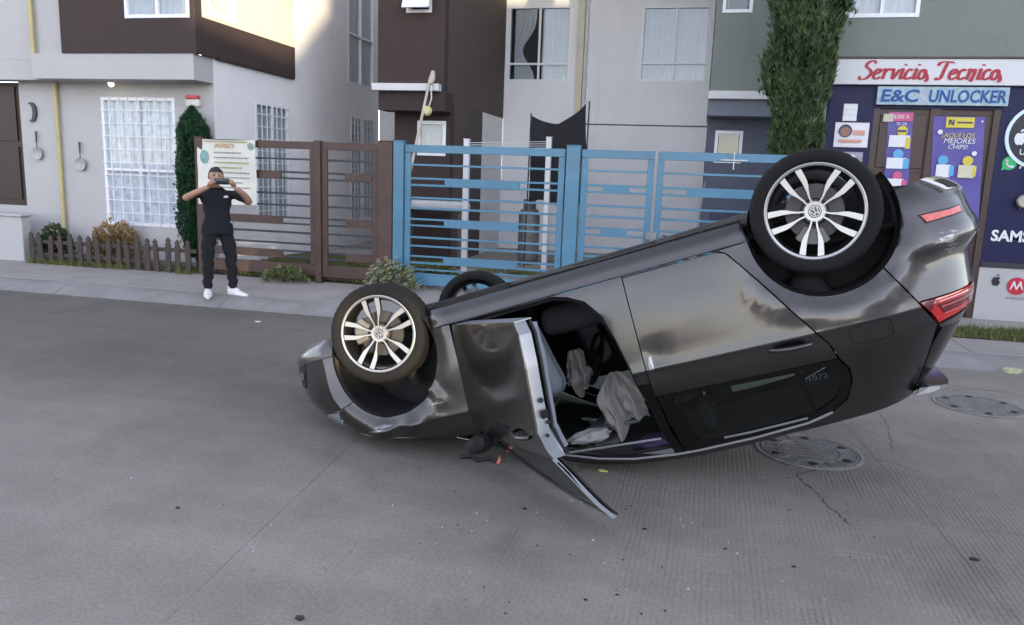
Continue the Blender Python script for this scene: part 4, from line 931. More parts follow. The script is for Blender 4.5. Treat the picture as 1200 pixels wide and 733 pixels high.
RIMB = mat('dark_alloy_pocket', (.02, .02, .022), .3, metal=.4, var=.1, coat=.4)
STEEL = mat('brake_steel', (.07, .066, .064), .5, metal=.7, var=.2, vs=14)
CHROME = mat('chrome_trim', (.75, .75, .77), .12, metal=1., var=.03)
DEDGE = mat('door_edge_sky_sheen', (.24, .26, .29), .38, metal=.35, var=.08, vs=6, coat=.5)  # pale door edges: sky reflected in the body paint is put into this colour
REDL = mat('red_lamp_lens', (.42, .008, .012), .12, var=.25, vs=14, coat=1.0, emit=((.6, .02, .02), .12)) if False else mat('red_lamp_lens', (.46, .008, .014), .12, var=.25, vs=14, coat=1.0)
REDD = mat('dark_red_lens', (.10, .004, .008), .15, var=.1, coat=1.0)
REFL = mat('reflector_red', (.60, .10, .075), .25, var=.2, vs=30, coat=.6)
CGLASS = glassmat('car_glass', (.70, .77, .74), .0, .0)
DGLASS = glassmat('door_glass_darkened', (.36, .44, .41), .0, .0)  # darker copy of the car glass, its dark reflection put into the tint
HEADL = mat('headlamp_lens', (.20, .23, .26), .1, metal=.2, var=.3, vs=9, coat=1.0)
FAB = mat('seat_fabric', (.016, .016, .018), .9, var=.2, vs=15, bump=.3, bs=150)
FABL = mat('seat_side_fabric', (.20, .22, .25), .85, var=.12, vs=9, bump=.2, bs=150)
HEADLN = mat('roof_lining', (.10, .098, .094), .95, var=.1, vs=8)
BAGM = mat('airbag_cloth', (.40, .37, .35), .9, var=.12, vs=6, bump=.3, bs=60)

def hermite(tab):
    xs = [a for a, _ in tab]; ys = [b for _, b in tab]; n = len(xs)
    h = [xs[i + 1] - xs[i] for i in range(n - 1)]; dl = [(ys[i + 1] - ys[i]) / h[i] for i in range(n - 1)]
    m = [dl[0]] + [0 if dl[i - 1] * dl[i] <= 0 else 3 * (h[i - 1] + h[i]) / ((2 * h[i] + h[i - 1]) / dl[i - 1] + (h[i] + 2 * h[i - 1]) / dl[i]) for i in range(1, n - 1)] + [dl[-1]]
    def f(x):
        if x <= xs[0]: return ys[0] + m[0] * (x - xs[0]) * 0
        if x >= xs[-1]: return ys[-1]
        i = 0
        while xs[i + 1] < x: i += 1
        t = (x - xs[i]) / h[i]
        return ((1 + 2 * t) * (1 - t) ** 2 * ys[i] + t * (1 - t) ** 2 * h[i] * m[i] + t * t * (3 - 2 * t) * ys[i + 1] + t * t * (t - 1) * h[i] * m[i + 1])
    return f
Wz = hermite([(.17, .790), (.20, .818), (.235, .842), (.29, .855), (.30, .859), (.40, .872), (.55, .886), (.70, .896), (.80, .902), (.832, .906), (.845, .901), (.90, .888), (.95, .873), (.985, .853), (1.02, .832), (1.06, .808), (1.15, .758), (1.25, .700), (1.33, .648), (1.38, .606), (1.44, .55)])
XR = hermite([(.18, -.60), (.24, -.68), (.32, -.755), (.43, -.772), (.50, -.792), (.54, -.79), (.60, -.735), (.65, -.715), (.80, -.695), (.90, -.662), (.98, -.60), (1.03, -.565), (1.18, -.445), (1.32, -.315), (1.40, -.25)])
XF = hermite([(.16, 3.42), (.20, 3.50), (.255, 3.565), (.285, 3.57), (.31, 3.555), (.45, 3.55), (.56, 3.52), (.62, 3.46), (.70, 3.38), (.75, 3.30), (.82, 3.20), (.95, 3.1)])
RZ = hermite([(-.32, 1.292), (-.246, 1.312), (.077, 1.352), (.538, 1.396), (.93, 1.420), (1.20, 1.408), (1.435, 1.374), (1.686, 1.288), (2.0, 1.135), (2.33, .968)])
X0R, X0F, PE, PF = .12, 2.55, 2.9, 3.4
ARC_R, ARC_F = ((-.015, .305), .366), ((2.637, .385), .380)
def bulge(x, z):
    b = 0
    for (c, r) in (ARC_R, ARC_F):
        dd = math.hypot(x - c[0], z - c[1]) - r
        b += .012 * exp(-((dd - .085) / .05) ** 2) - (.026 * exp(-(max(0, dd) / .045) ** 2) if dd > -.02 else 0)
    if x < -.36:       # bumper shelf: the lower bumper stands proud of the corner above it
        k = min(1, (-.36 - x) / .12); t = (z - (.545 + .10 * (1 - min(1, (-.36 - x) / .25)))) / .028
        b += .020 * k * (1 / (1 + exp(max(-30, min(30, t * 2.4)))))
    return b
def hw(x, z):
    w = Wz(z) + bulge(x, z)
    if x < X0R:
        e = min(1, (X0R - x) / (X0R - XR(z))); w *= max(0, 1 - e ** PE) ** (1 / PE)
    elif x > X0F:
        e = min(1, (x - X0F) / (XF(z) - X0F)); w *= max(0, 1 - e ** PF) ** (1 / PF)
    return w
def th_of(x, z, rear):       # side-view x -> angle round the corner
    e, p = ((X0R - x) / (X0R - XR(z)), PE) if rear else ((x - X0F) / (XF(z) - X0F), PF)
    return math.asin(max(0, min(1, e)) ** (p / 2))
def from_th(t, z, rear):
    p = PE if rear else PF
    e = max(0, sin(t)) ** (2 / p); c = max(0, cos(t)) ** (2 / p)
    x = X0R - (X0R - XR(z)) * e if rear else X0F + (XF(z) - X0F) * e
    return x, (Wz(z) + bulge(x, z)) * c
def arc(A, a0, a1, n=26, dr=0.0):
    (c, r) = A
    return [(c[0] + (r + dr) * cos(RAD(a0 + (a1 - a0) * i / n)), c[1] + (r + dr) * sin(RAD(a0 + (a1 - a0) * i / n))) for i in range(n + 1)]
def sub(poly, step=.06):
    out = []
    for i, p in enumerate(poly):
        q = poly[(i + 1) % len(poly)]; n = max(1, int(math.hypot(q[0] - p[0], q[1] - p[1]) / step))
        out += [(p[0] + (q[0] - p[0]) * k / n, p[1] + (q[1] - p[1]) * k / n) for k in range(n)]
    return out
def cutgrid(poly, xs, zs):
    bm = BM(); vs = [bm.verts.new((a, 0, b)) for a, b in poly]; bm.faces.new(vs)
    for x in xs:
        bmesh.ops.bisect_plane(bm, geom=bm.verts[:] + bm.edges[:] + bm.faces[:], dist=1e-5, plane_co=(x, 0, 0), plane_no=(1, 0, 0))
    for z in zs:
        bmesh.ops.bisect_plane(bm, geom=bm.verts[:] + bm.edges[:] + bm.faces[:], dist=1e-5, plane_co=(0, 0, z), plane_no=(0, 0, 1))
    return bm
def frange(a, b, s):
    n = int(a / s); out = []
    while n * s < b:
        if n * s > a + .004: out.append(n * s + 1e-4)
        n += 1
    return out
def thicken(bm, th, outward):
    """give a sheet real thickness, inwards"""
    bm.normal_update()
    s = sum((f.normal.dot(outward(f.calc_center_median())) * f.calc_area()) for f in bm.faces)
    if s < 0: bmesh.ops.reverse_faces(bm, faces=bm.faces[:])
    bm.normal_update()
    fs = bm.faces[:]; m = {v: bm.verts.new(v.co - v.normal * th) for v in bm.verts[:]}
    be = [e for e in bm.edges if e.is_boundary]
    for f in fs: bm.faces.new([m[v] for v in reversed(f.verts)]).material_index = f.material_index
    for e in be:
        f = e.link_faces[0]; a, b = e.verts
        for l in f.loops:
            if l.edge == e: a, b = l.vert, l.link_loop_next.vert
        bm.faces.new((b, a, m[a], m[b]))
    return bm
def mirror(bm):
    g = bm.copy()
    for v in g.verts: v.co.y = -v.co.y
    bmesh.ops.reverse_faces(g, faces=g.faces[:]); return g
OUT_R = lambda c: Vector((0, -1, 0))
def side_panel(poly, off=0.0, th=.009, dx=.055, dz=.045, dent=None):
    P = poly; xs = frange(min(p[0] for p in P), max(p[0] for p in P), dx); zs = frange(min(p[1] for p in P), max(p[1] for p in P), dz) + [z for z in (.824, .832, .838, .846) if min(p[1] for p in P) < z < max(p[1] for p in P)]
    bm = cutgrid(P, xs, zs)
    for v in bm.verts:
        x, z = v.co.x, v.co.z; y = hw(x, z) - off
        v.co = (x, -y, z)
        if dent: v.co += Vector(dent(x, z))
    return thicken(bm, th, OUT_R)
def wrap_panel(poly, rear, off=0.0, th=.009, dt=.07, dz=.04, extra=()):
    """poly points (x,z), or (x,z,'t') where the first number is already a corner angle (pi/2 = car centre line)"""
    Q = []
    for p in poly: Q.append((p[0] if len(p) == 3 else th_of(p[0], p[1], rear), p[1]))
    xs = frange(min(p[0] for p in Q), max(p[0] for p in Q), dt); zs = sorted(set(frange(min(p[1] for p in Q), max(p[1] for p in Q), dz)) | {z for z in extra if min(p[1] for p in Q) < z < max(p[1] for p in Q)})
    bm = cutgrid(Q, xs, zs)
    for v in bm.verts:
        x, y = from_th(v.co.x, v.co.z, rear); v.co = (x, -y, v.co.z)
    sgn = -1 if rear else 1
    return thicken(bm, th, lambda c: Vector((sgn * .7, -.7, 0)) if True else 0)
def ring(outer, inner, n=72, off=0.0, th=.012):
    def resample(P):
        L = [0]
        for i in range(len(P)): q = P[(i + 1) % len(P)]; L.append(L[-1] + math.hypot(q[0] - P[i][0], q[1] - P[i][1]))
        out = []
        for k in range(n):
            s = L[-1] * k / n; i = 0
            while L[i + 1] < s: i += 1
            t = (s - L[i]) / (L[i + 1] - L[i]); p, q = P[i], P[(i + 1) % len(P)]; out.append((p[0] + (q[0] - p[0]) * t, p[1] + (q[1] - p[1]) * t))
        return out
    # pair by angle from the centre so that the strip stays even
    A = resample(outer); B0 = resample(inner); cx_ = sum(p[0] for p in B0) / n; cz = sum(p[1] for p in B0) / n
    sc_ = (max(p[0] for p in B0) - min(p[0] for p in B0)) / (max(p[1] for p in B0) - min(p[1] for p in B0))
    ang = lambda p: math.atan2((p[1] - cz) * sc_, p[0] - cx_)
    A.sort(key=ang); B0.sort(key=ang)
    bm = BM(); va = [bm.verts.new((a, -(hw(a, b) - off), b)) for a, b in A]; vb = [bm.verts.new((a, -(hw(a, b) - off), b)) for a, b in B0]
    for i in range(n): j = (i + 1) % n; bm.faces.new((va[i], va[j], vb[j], vb[i]))
    return thicken(bm, th, OUT_R)
def join(*bms):
    t = BM()
    for b in bms:
        me = bpy.data.meshes.new('tmp'); b.to_mesh(me); b.free(); t.from_mesh(me); bpy.data.meshes.remove(me)
    return t

car = empty('car', (0, 0, 0), 'dark grey hatchback lying upside down on its roof with one door open', 'car'); car.matrix_basis = CARM
CARM_I = CARM.inverted(); fdr_ref = [0]
def cp(name, bm, m, parent=None, smooth=32, recalc=False, label=None):
    if parent is None or parent.type == 'MESH':
        for v in bm.verts:      # sheet metal is pressed flat where the car rests on the road
            w_ = CARM @ v.co
            if w_.z < .004 and parent is not fdr_ref[0]: w_.z = .004; v.co = CARM_I @ w_
    o = mk(name, bm, m, parent or car, smooth=smooth, local=True, recalc=recalc)
    if label: o['label'] = label
    return o
def both(name, bm, m, smooth=32, label=None):
    g = mirror(bm); o = cp(name, bm, m, smooth=smooth, label=label); p = cp(name, g, m, smooth=smooth); return o, p

# ---- rocker panels
sill = [(.372, .186), (.36, .235), (.345, .29), (2.268, .292), (2.262, .24), (2.25, .186)]
both('rocker_panel', side_panel(sub(sill, .2), dz=.018), PAINT)
# ---- rear doors
rd_low = [(1.034, .305), (.52, .305), (.472, .325), (.43, .385), (.33, .54), (.237, .688), (.10, .905), (.078, .985), (1.030, .985)]
def dent_rear(x, z):
    d = exp(-((x - .97) / .05) ** 2 - ((z - .78) / .07) ** 2)
    return (0, .012 * d * (1 + .8 * sin(z * 90)) + .0035 * exp(-((z - .55) / .16) ** 2) * sin(x * 5.1 + 1), 0)
fr_out = [(1.028, .99), (.076, .99), (.040, 1.06), (.044, 1.14), (.088, 1.225), (.172, 1.283), (.30, 1.322), (.60, 1.356), (.93, 1.374), (1.0, 1.372)]
fr_in = [(.945, 1.012), (.125, 1.022), (.080, 1.075), (.088, 1.14), (.135, 1.212), (.225, 1.264), (.40, 1.300), (.62, 1.316), (.90, 1.322)]
# ---- front doors
fd_low = [(2.112, .305), (2.118, .62), (2.112, .978), (1.060, .985), (1.046, .84), (1.042, .50), (1.062, .37), (1.12, .305)]
ff_out = [(2.098, .985), (1.98, 1.075), (1.70, 1.222), (1.50, 1.30), (1.30, 1.348), (1.07, 1.37), (1.062, .99)]
ff_in = [(1.96, 1.012), (1.90, 1.06), (1.69, 1.172), (1.50, 1.248), (1.32, 1.295), (1.12, 1.318), (1.112, 1.016)]
def handle_bm(x, z):
    bm = BM(); n = 9; pts = []; y0 = hw(x, z)
    for i in range(n):
        t = i / (n - 1); pts.append((x + .10 - .20 * t, -(y0 + .004 + .034 * sin(pi * t) ** .45), z + .003 * sin(pi * t) + .010 * (t - .5)))
    tube(bm, pts, [.010] + [.0125] * (n - 2) + [.010], 10)
    return bm
def cup_bm(x, z):
    bm = BM(); P = [(x + .075 * cos(2 * pi * k / 24), z - .012 + .026 * sin(2 * pi * k / 24)) for k in range(24)]
    vs = [bm.verts.new((a, -(hw(a, b) + .0015), b)) for a, b in P]; bm.faces.new(vs)
    return bm
def make_door(front, right):
    low = side_panel(sub(fd_low if front else rd_low, .08), th=.012 if not (front and right) else .010, dent=dent_rear if (right and not front) else None)
    fr = ring(sub(ff_out if front else fr_out, .05), sub(ff_in if front else fr_in, .05), off=.004)
    gl = side_panel(sub(ff_in if front else fr_in, .05), off=.012, th=.004)
    inner = side_panel(sub([(a, b) for a, b in (fd_low if front else rd_low)], .1), off=.085, th=.012)
    hx = 1.28 if front else .282; hd = handle_bm(hx, .874); cu = cup_bm(hx, .874)
    L_ = [low, fr, gl, inner, hd, cu]
    if not right:
        L_ = [mirror(b) for b in L_]
    low, fr, gl, inner, hd, cu = L_
    d = cp('front_door' if front else 'rear_door', low, PAINT)
    cp('window_frame', fr, BLK, d); cp('window', gl, DGLASS if (front and right) else CGLASS, d); cp('inner_panel', inner, PLA, d)
    cp('handle_recess', cu, BLK, d, recalc=True); cp('handle', hd, PAINT, d, smooth=50)
    if not front:
        bar = side_panel([(.300, 1.02), (.272, 1.02), (.246, 1.27), (.270, 1.275)], off=.006, th=.012)
        if not right: bar = mirror(bar)
        cp('window_divider', bar, BLK, d)
        belt = side_panel(sub([(1.02, .982), (.10, .990), (.095, 1.006), (1.02, 1.000)], .08), off=-.004, th=.01)
        if not right: belt = mirror(belt)
        cp('belt_moulding', belt, BLK, d)
    return d
rdr = make_door(False, True); rdl = make_door(False, False); fdl = make_door(True, False)
fdr = make_door(True, True); fdr_ref[0] = fdr; fdr['label'] = 'front door hanging open, its outer skin towards the viewer'
# parts only the open door shows: the shut face with latch, inner trim, mirror
def strip(P, o0, o1, m=None):
    bm = BM(); A = [bm.verts.new((a, -(hw(a, b) - o0), b)) for a, b in P]; B = [bm.verts.new((a, -(hw(a, b) - o1), b)) for a, b in P]
    for i in range(len(P) - 1): bm.faces.new((A[i], A[i + 1], B[i + 1], B[i]))
    return bm
edge_r = sub([(1.12, .305), (1.062, .37), (1.042, .50), (1.046, .84), (1.060, .985)], .04)[:-8] + [(1.060, .985)]
edge_r = [p for p in edge_r if p[0] < 1.13]
sf = thicken(strip(edge_r, .006, .068), .006, lambda c: Vector((-1, 0, 0)))
cp('shut_face', sf, DEDGE, fdr)
sf = thicken(strip(sub([(2.112, .978), (2.118, .62), (2.112, .305)], .05)[:14], .006, .098), .006, lambda c: Vector((1, 0, 0))); cp('hinge_face', sf, DEDGE, fdr)
sf = thicken(strip([(2.112 - .1 * i, .305) for i in range(11)], .006, .098), .006, lambda c: Vector((0, 0, -1))); cp('bottom_face', sf, DEDGE, fdr)
fr2 = ring(sub([(a, b) for a, b in ff_out], .05), sub([(a * 1.0 + (1.5 - a) * .02, b) for a, b in ff_in], .05), off=.035, th=.010); cp('frame_inner', fr2, PLA, fdr)
fre = thicken(strip([(1.062, .985), (1.064, 1.08), (1.066, 1.18), (1.068, 1.28), (1.07, 1.37)], -.002, .022), .005, lambda c: Vector((-1, 0, 0))); cp('frame_edge', fre, DEDGE, fdr)
bm = BM()
for z in (.66, .74, .77):
    lathe(bm, [(.012, 0), (.012, -.004), (.001, -.004)], 12, (0, 0, 0)); 
bm.free()
lat = BM(); ye = -(hw(1.045, .72) - .05)
for (z, r_, yy) in ((.69, .013, 0), (.80, .011, .01), (.86, .009, -.01)):
    lathe(lat, [(.001, 0), (r_, 0), (r_, .004), (.001, .004)], 12, (0, 0, 0))
    lat.verts.ensure_lookup_table()
    for v in lat.verts[-48:]:
        x, y, zz = v.co; v.co = (1.036 - y, ye + yy + x, z + zz)
cp('latch_hole', lat, PLA, fdr)
cp('latch', bbox(1.018, 1.037, ye - .02, ye + .02, .735, .775, .004), BLK, fdr)
trim = side_panel(sub([(2.09, .33), (2.09, .96), (1.09, .96), (1.075, .5), (1.12, .33)], .1), off=.10, th=.03); cp('door_trim', trim, FABL, fdr)
MIRB = lambda: crumple((1.93, -.935, 1.0), .062, 31, (.8, 1.25, .8), 3, .14)
hinge = Matrix.Translation((2.118, -.862, .6)); 
fdr.matrix_basis = hinge @ Matrix.Rotation(RAD(48), 4, 'Z') @ Matrix.Rotation(RAD(3.6), 4, 'Y') @ Matrix.Translation((-2.118, .862, -.6))
# hinges
for z in (.45, .80):
    bm = BM(); box(bm, 2.08, 2.15, -.855, -.80, z - .03, z + .03); cp('hinge', bm, UND)
# ---- pillars, roof rails
bp_low = [(1.041, .298), (1.46, .300), (1.37, .325), (1.275, .375), (1.20, .475), (1.155, .62), (1.115, .80), (1.10, .90), (1.037, .90)]
both('pillar_skin', side_panel(sub(bp_low, .06), off=.003), PAINT)
bp_up = [(1.036, .902), (1.10, .902), (1.08, 1.05), (1.068, 1.2), (1.062, 1.385), (1.006, 1.378), (1.033, 1.2)]
both('centre_pillar', side_panel(sub(bp_up, .06), off=.006, th=.04), BLK)
rail_lo = [(.305, 1.329), (.60, 1.362), (.93, 1.380), (1.06, 1.378), (1.30, 1.356), (1.50, 1.308), (1.70, 1.230), (1.98, 1.083), (2.10, 1.0)]
rail = rail_lo + [(2.2, 1.02)] + [(x, RZ(x)) for x in (2.0, 1.85, 1.686, 1.55, 1.435, 1.3, 1.2, 1.05, .93, .75, .538, .40, .30)]
both('roof_rail', side_panel(sub(rail, .08), th=.03), PAINT)
# thin bright seal that edges the door openings
def seal(P, off): 
    bm = BM(); tube(bm, [(a, -(hw(a, b) - off), b) for a, b in P], .007, 6); return bm
cp('door_seal', seal(sub([(.17, 1.292), (.30, 1.3305), (.60, 1.3645), (.93, 1.382), (1.06, 1.380), (1.30, 1.358), (1.50, 1.31), (1.72, 1.226)], .06)[:-14], .0), mat('seal_grey', (.25, .25, .26), .5))
cp('window_trim', seal(sub([(.30, 1.300), (.62, 1.322), (.90, 1.328)], .06)[:-11], .002), mat('trim_grey', (.16, .16, .165), .35))
# front opening inner rim
ap = [(2.10, .325), (1.47, .315), (1.36, .345), (1.275, .40), (1.215, .49), (1.165, .63), (1.125, .81), (1.09, 1.05), (1.075, 1.33), (1.30, 1.325), (1.50, 1.275), (1.70, 1.20), (1.98, 1.05)]
ap_o = [(2.13, .298), (1.44, .302), (1.345, .330), (1.25, .385), (1.185, .48), (1.135, .63), (1.095, .81), (1.066, 1.05), (1.045, 1.37), (1.31, 1.36), (1.51, 1.31), (1.71, 1.23), (2.02, 1.07)]
for nm, o1, o2, mm in (('opening_rim', .010, .055, PAINT),):
    bm = BM(); A = [bm.verts.new((a, -(hw(a, b) - o1), b)) for a, b in ap_o]; B = [bm.verts.new((a, -(hw(a, b) - o2), b)) for a, b in ap]
    for i in range(len(A) - 1): bm.faces.new((A[i], A[i + 1], B[i + 1], B[i]))
    cp(nm, thicken(bm, .006, OUT_R), mm)
bm = BM(); tube(bm, [(a, -(hw(a, b) - .05), b) for a, b in sub(ap, .05)[:-14]], .011, 6); cp('rubber_seal', bm, PLA, smooth=60)
# ---- quarter panels, fenders
q = [(.352, .297), (.505, .299), (.462, .325), (.420, .388), (.32, .54), (.228, .688), (.091, .905), (.068, .985), (.030, 1.06), (.035, 1.14), (.080, 1.231), (.167, 1.290), (.298, 1.330), (.298, RZ(.298)), (.077, RZ(.077)), (-.08, RZ(-.08)), (-.228, RZ(-.228)), (-.30, 1.18), (-.36, 1.05), (-.408, .938), (-.338, .80)]
q += [p for p in arc(ARC_R, 126.5, -1.5)]
both('quarter_panel', side_panel(sub(q, .07)), PAINT)
def dent_f(x, z):
    a = exp(-((x - 2.36) / .10) ** 2 - ((z - .70) / .07) ** 2); b = exp(-((x - 2.6) / .25) ** 2 - ((z - .83) / .06) ** 2)
    return (.010 * a * sin(z * 60), .030 * a * (.4 + .6 * sin(x * 30 + z * 24)) + .012 * b * sin(x * 29), .010 * b * sin(x * 21) + .010 * a * sin(x * 31))
f_ = [(2.268, .296), (2.128, .300), (2.126, .62), (2.122, .985), (2.30, .968), (2.5, .928), (2.8, .868), (2.98, .81), (3.06, .745), (3.05, .655)] + arc(ARC_F, 38, 194.2)
fl = side_panel(sub(f_, .07), dent=dent_f, dx=.035, dz=.03); g = side_panel(sub(f_, .07)); 
cp('front_fender', fl, PAINT, label='front fender with a crumpled crease behind the wheel'); cp('front_fender', mirror(g), PAINT)
# lips rolled into the arches
for nm, A, a0, a1 in (('arch_lip', ARC_R, -1.5, 190), ('arch_lip', ARC_F, -31, 194)):
    bm = BM(); P = arc(A, a0, a1, 40); Q = arc(A, a0, a1, 40, -.018)
    f2 = dent_f if A is ARC_F else (lambda x, z: (0, 0, 0))
    A_ = [bm.verts.new(Vector((a, -hw(a, b) - .001, b)) + Vector(f2(a, b))) for a, b in P]; B_ = [bm.verts.new(Vector((a, -(hw(a, b) - .022), b)) + Vector(f2(a, b))) for a, b in Q]; C_ = [bm.verts.new((a, -(hw(a, b) - .05), b)) for a, b in P]
    for i in range(40): bm.faces.new((A_[i], A_[i + 1], B_[i + 1], B_[i])); bm.faces.new((B_[i], B_[i + 1], C_[i + 1], C_[i]))
    g = mirror(bm); cp(nm, bm, PAINT, smooth=60, recalc=True); cp(nm, g, PAINT, smooth=60, recalc=True)
# ---- bumpers
H_ = pi / 2
rb = [(-.245, .605), (-.345, .798), (-.45, .800), (-.56, .802), (1.02, .80, 't'), (1.12, .79, 't'), (1.16, .625, 't'), (H_, .625, 't'), (H_, .215, 't'), (1.2, .218, 't'), (.9, .225, 't'), (-.40, .238)] + [p for p in arc(ARC_R, 190, 128, 16)]
b1 = wrap_panel(rb, True, extra=(.53, .545, .56, .575, .59)); cp('rear_bumper', join(b1, mirror(b1.copy())), PAINT)
fb = [(3.052, .650)] + [(3.16, .655), (1.0, .66, 't'), (H_, .66, 't'), (H_, .30, 't'), (1.1, .30, 't'), (3.1, .30), (2.998, .30)] + arc(ARC_F, -13, 37, 14)
b1 = wrap_panel(fb, False); cp('front_bumper', join(b1, mirror(b1.copy())), PAINT)
fl_ = [(2.995, .294), (3.1, .294), (1.1, .294, 't'), (H_, .294, 't'), (H_, .17, 't'), (1.0, .172, 't'), (3.1, .18), (2.965, .19)]
b1 = wrap_panel(fl_, False, off=.0); cp('bumper_lip', join(b1, mirror(b1.copy())), mat('lip_plastic', (.035, .037, .042), .3, var=.2, coat=.4))
for s in (1, -1):
    fg = [(3.28, .30), (3.34, .46), (1.02, .44, 't'), (1.05, .32, 't')]
    bm = wrap_panel(fg, False, th=.004); 
    for v in bm.verts: v.co.x += .004; v.co.y -= .003
    if s < 0: bm = mirror(bm)
    fgo = cp('fog_lamp_surround', bm, PLA)
    bm = wrap_panel([(3.31, .35), (3.33, .40), (.93, .40, 't'), (.93, .36, 't')], False, th=.004)
    for v in bm.verts: v.co.x += .009; v.co.y -= .007
    if s < 0: bm = mirror(bm)
    cp('fog_lamp_blade', bm, CHROME, fgo)
    hl = wrap_panel([(3.058, .66), (3.075, .745), (3.18, .742), (1.15, .715, 't'), (1.15, .668, 't'), (3.2, .662)], False, th=.02)
    if s < 0: hl = mirror(hl)
    cp('headlight', hl, HEADL, smooth=40)
    tl = wrap_panel([(-.350, .806), (-.414, .930), (-.52, .915), (-.62, .898), (1.22, .893, 't'), (1.22, .810, 't'), (-.60, .808), (-.47, .808)], True, off=-.004, th=.02)
    for v in tl.verts: v.co.y -= .005; v.co.x -= .003
    t2 = wrap_panel([(-.425, .84), (-.445, .885), (-.60, .872), (1.18, .866, 't'), (1.18, .836, 't')], True, th=.004)
    for v in t2.verts: v.co.y -= .011; v.co.x -= .005
    t3 = wrap_panel([(-.352, .806), (-.380, .858), (-.395, .856), (-.425, .808)], True, th=.004)
    for v in t3.verts: v.co.y -= .009; v.co.x -= .003
    if s < 0: tl, t2, t3 = mirror(tl), mirror(t2), mirror(t3)
    to = cp('tail_light', tl, REDL, smooth=40); cp('light_strip', t2, REDD, to); cp('lamp_corner', t3, REDD, to)
    for zz in (.822, .852, .888):
        ls = wrap_panel([(-.43 - (zz - .82) * .3, zz), (-.60, zz - .004), (1.16, zz - .004, 't'), (1.16, zz + .002, 't'), (-.60, zz + .002), (-.43 - (zz - .82) * .3, zz + .006)], True, th=.003)
        for v in ls.verts: v.co.y -= .0125; v.co.x -= .006
        if s < 0: ls = mirror(ls)
        cp('lens_rib', ls, mat('lens_rib_pink', (.62, .10, .10), .2, var=.1, coat=1.0), to)
    rf = wrap_panel([(-.455, .395), (-.475, .432), (-.60, .432), (.98, .428, 't'), (.98, .398, 't'), (-.6, .404)], True, th=.005)
    for v in rf.verts: v.co.y -= .004; v.co.x -= .002
    rbz = wrap_panel([(-.445, .388), (-.468, .439), (-.60, .440), (1.0, .436, 't'), (1.0, .390, 't'), (-.6, .396)], True, th=.004)
    for v in rbz.verts: v.co.y -= .0015; v.co.x -= .0005
    if s < 0: rf, rbz = mirror(rf), mirror(rbz)
    ro = cp('reflector', rf, REFL); cp('reflector_surround', rbz, BLK, ro)
    # exhaust trim: bright trapezoid ring round a black mouth in the lower bumper corner
    ot = [(-.50, .222), (-.60, .305), (1.18, .318, 't'), (1.20, .235, 't'), (.9, .222, 't')]
    ot2 = [(-.565, .243), (-.62, .292), (1.10, .300, 't'), (1.11, .250, 't')]
    e1 = wrap_panel(ot, True, th=.02); e2 = wrap_panel(ot2, True, th=.005)
    for v in e1.verts: v.co.y -= .012; v.co.x -= .012
    for v in e2.verts: v.co.y -= .014; v.co.x -= .0145
    if s < 0: e1, e2 = mirror(e1), mirror(e2)
    eo = cp('exhaust_trim', e1, CHROME); cp('exhaust_mouth', e2, PLA, eo)
# rear diffuser, tailgate, glass, spoiler
tg = [(1.165, .632, 't'), (1.125, .785, 't'), (1.23, .80, 't'), (1.23, .905, 't'), (-.64, .91), (-.415, .942), (-.43, .965), (-.56, .985), (1.2, .99, 't'), (H_, .99, 't'), (H_, .632, 't')]
b1 = wrap_panel(tg, True); gate_o = cp('tailgate', join(b1, mirror(b1.copy())), PAINT)
rg = [(-.432, .968), (-.366, 1.05), (-.306, 1.18), (-.238, 1.298), (1.0, 1.30, 't'), (H_, 1.30, 't'), (H_, .995, 't'), (1.2, .995, 't'), (-.55, .988)]
b1 = wrap_panel(rg, True, off=.004); cp('rear_window', join(b1, mirror(b1.copy())), BLK, gate_o)
bm = BM(); G = []
for i in range(25):
    t = -1 + 2 * i / 24; y = .60 * t; xr_ = -.25 - .02 * (1 - t * t); tip = -.40 - .035 * (1 - t ** 4)
    zt = RZ(-.24) + .028 * (1 - t * t)
    G.append([bm.verts.new((xr_, y, zt)), bm.verts.new((tip, y * .97, zt - .018)), bm.verts.new((tip - .004, y * .97, zt - .034)), bm.verts.new((xr_ - .02, y * .98, zt - .042))])
for i in range(24):
    for k in range(4): bm.faces.new((G[i][k], G[i + 1][k], G[i + 1][(k + 1) % 4], G[i][(k + 1) % 4]))
bm.faces.new(G[0]); bm.faces.new(G[-1][::-1])
sp = cp('roof_spoiler', bm, PAINT, gate_o, recalc=True)
bm = BM(); prism(bm, [(-.235, 1.302), (-.32, 1.272), (-.365, 1.276), (-.36, 1.295), (-.31, 1.302)], -.60, -.575); cp('spoiler_end', bm, mat('pale_spoiler_end', (.36, .36, .375), .35, var=.2, vs=20, coat=.5), recalc=True, label='pale scraped end of the roof spoiler')
bm = BM(); lathe(bm, [(.001, 0), (.05, 0), (.05, .006), (.001, .006)], 32, (0, 0, 0))
for v in bm.verts: x, y, z = v.co; v.co = (-.735 + .02 - y, x, .80 + z)
cp('rear_emblem', bm, CHROME, gate_o)
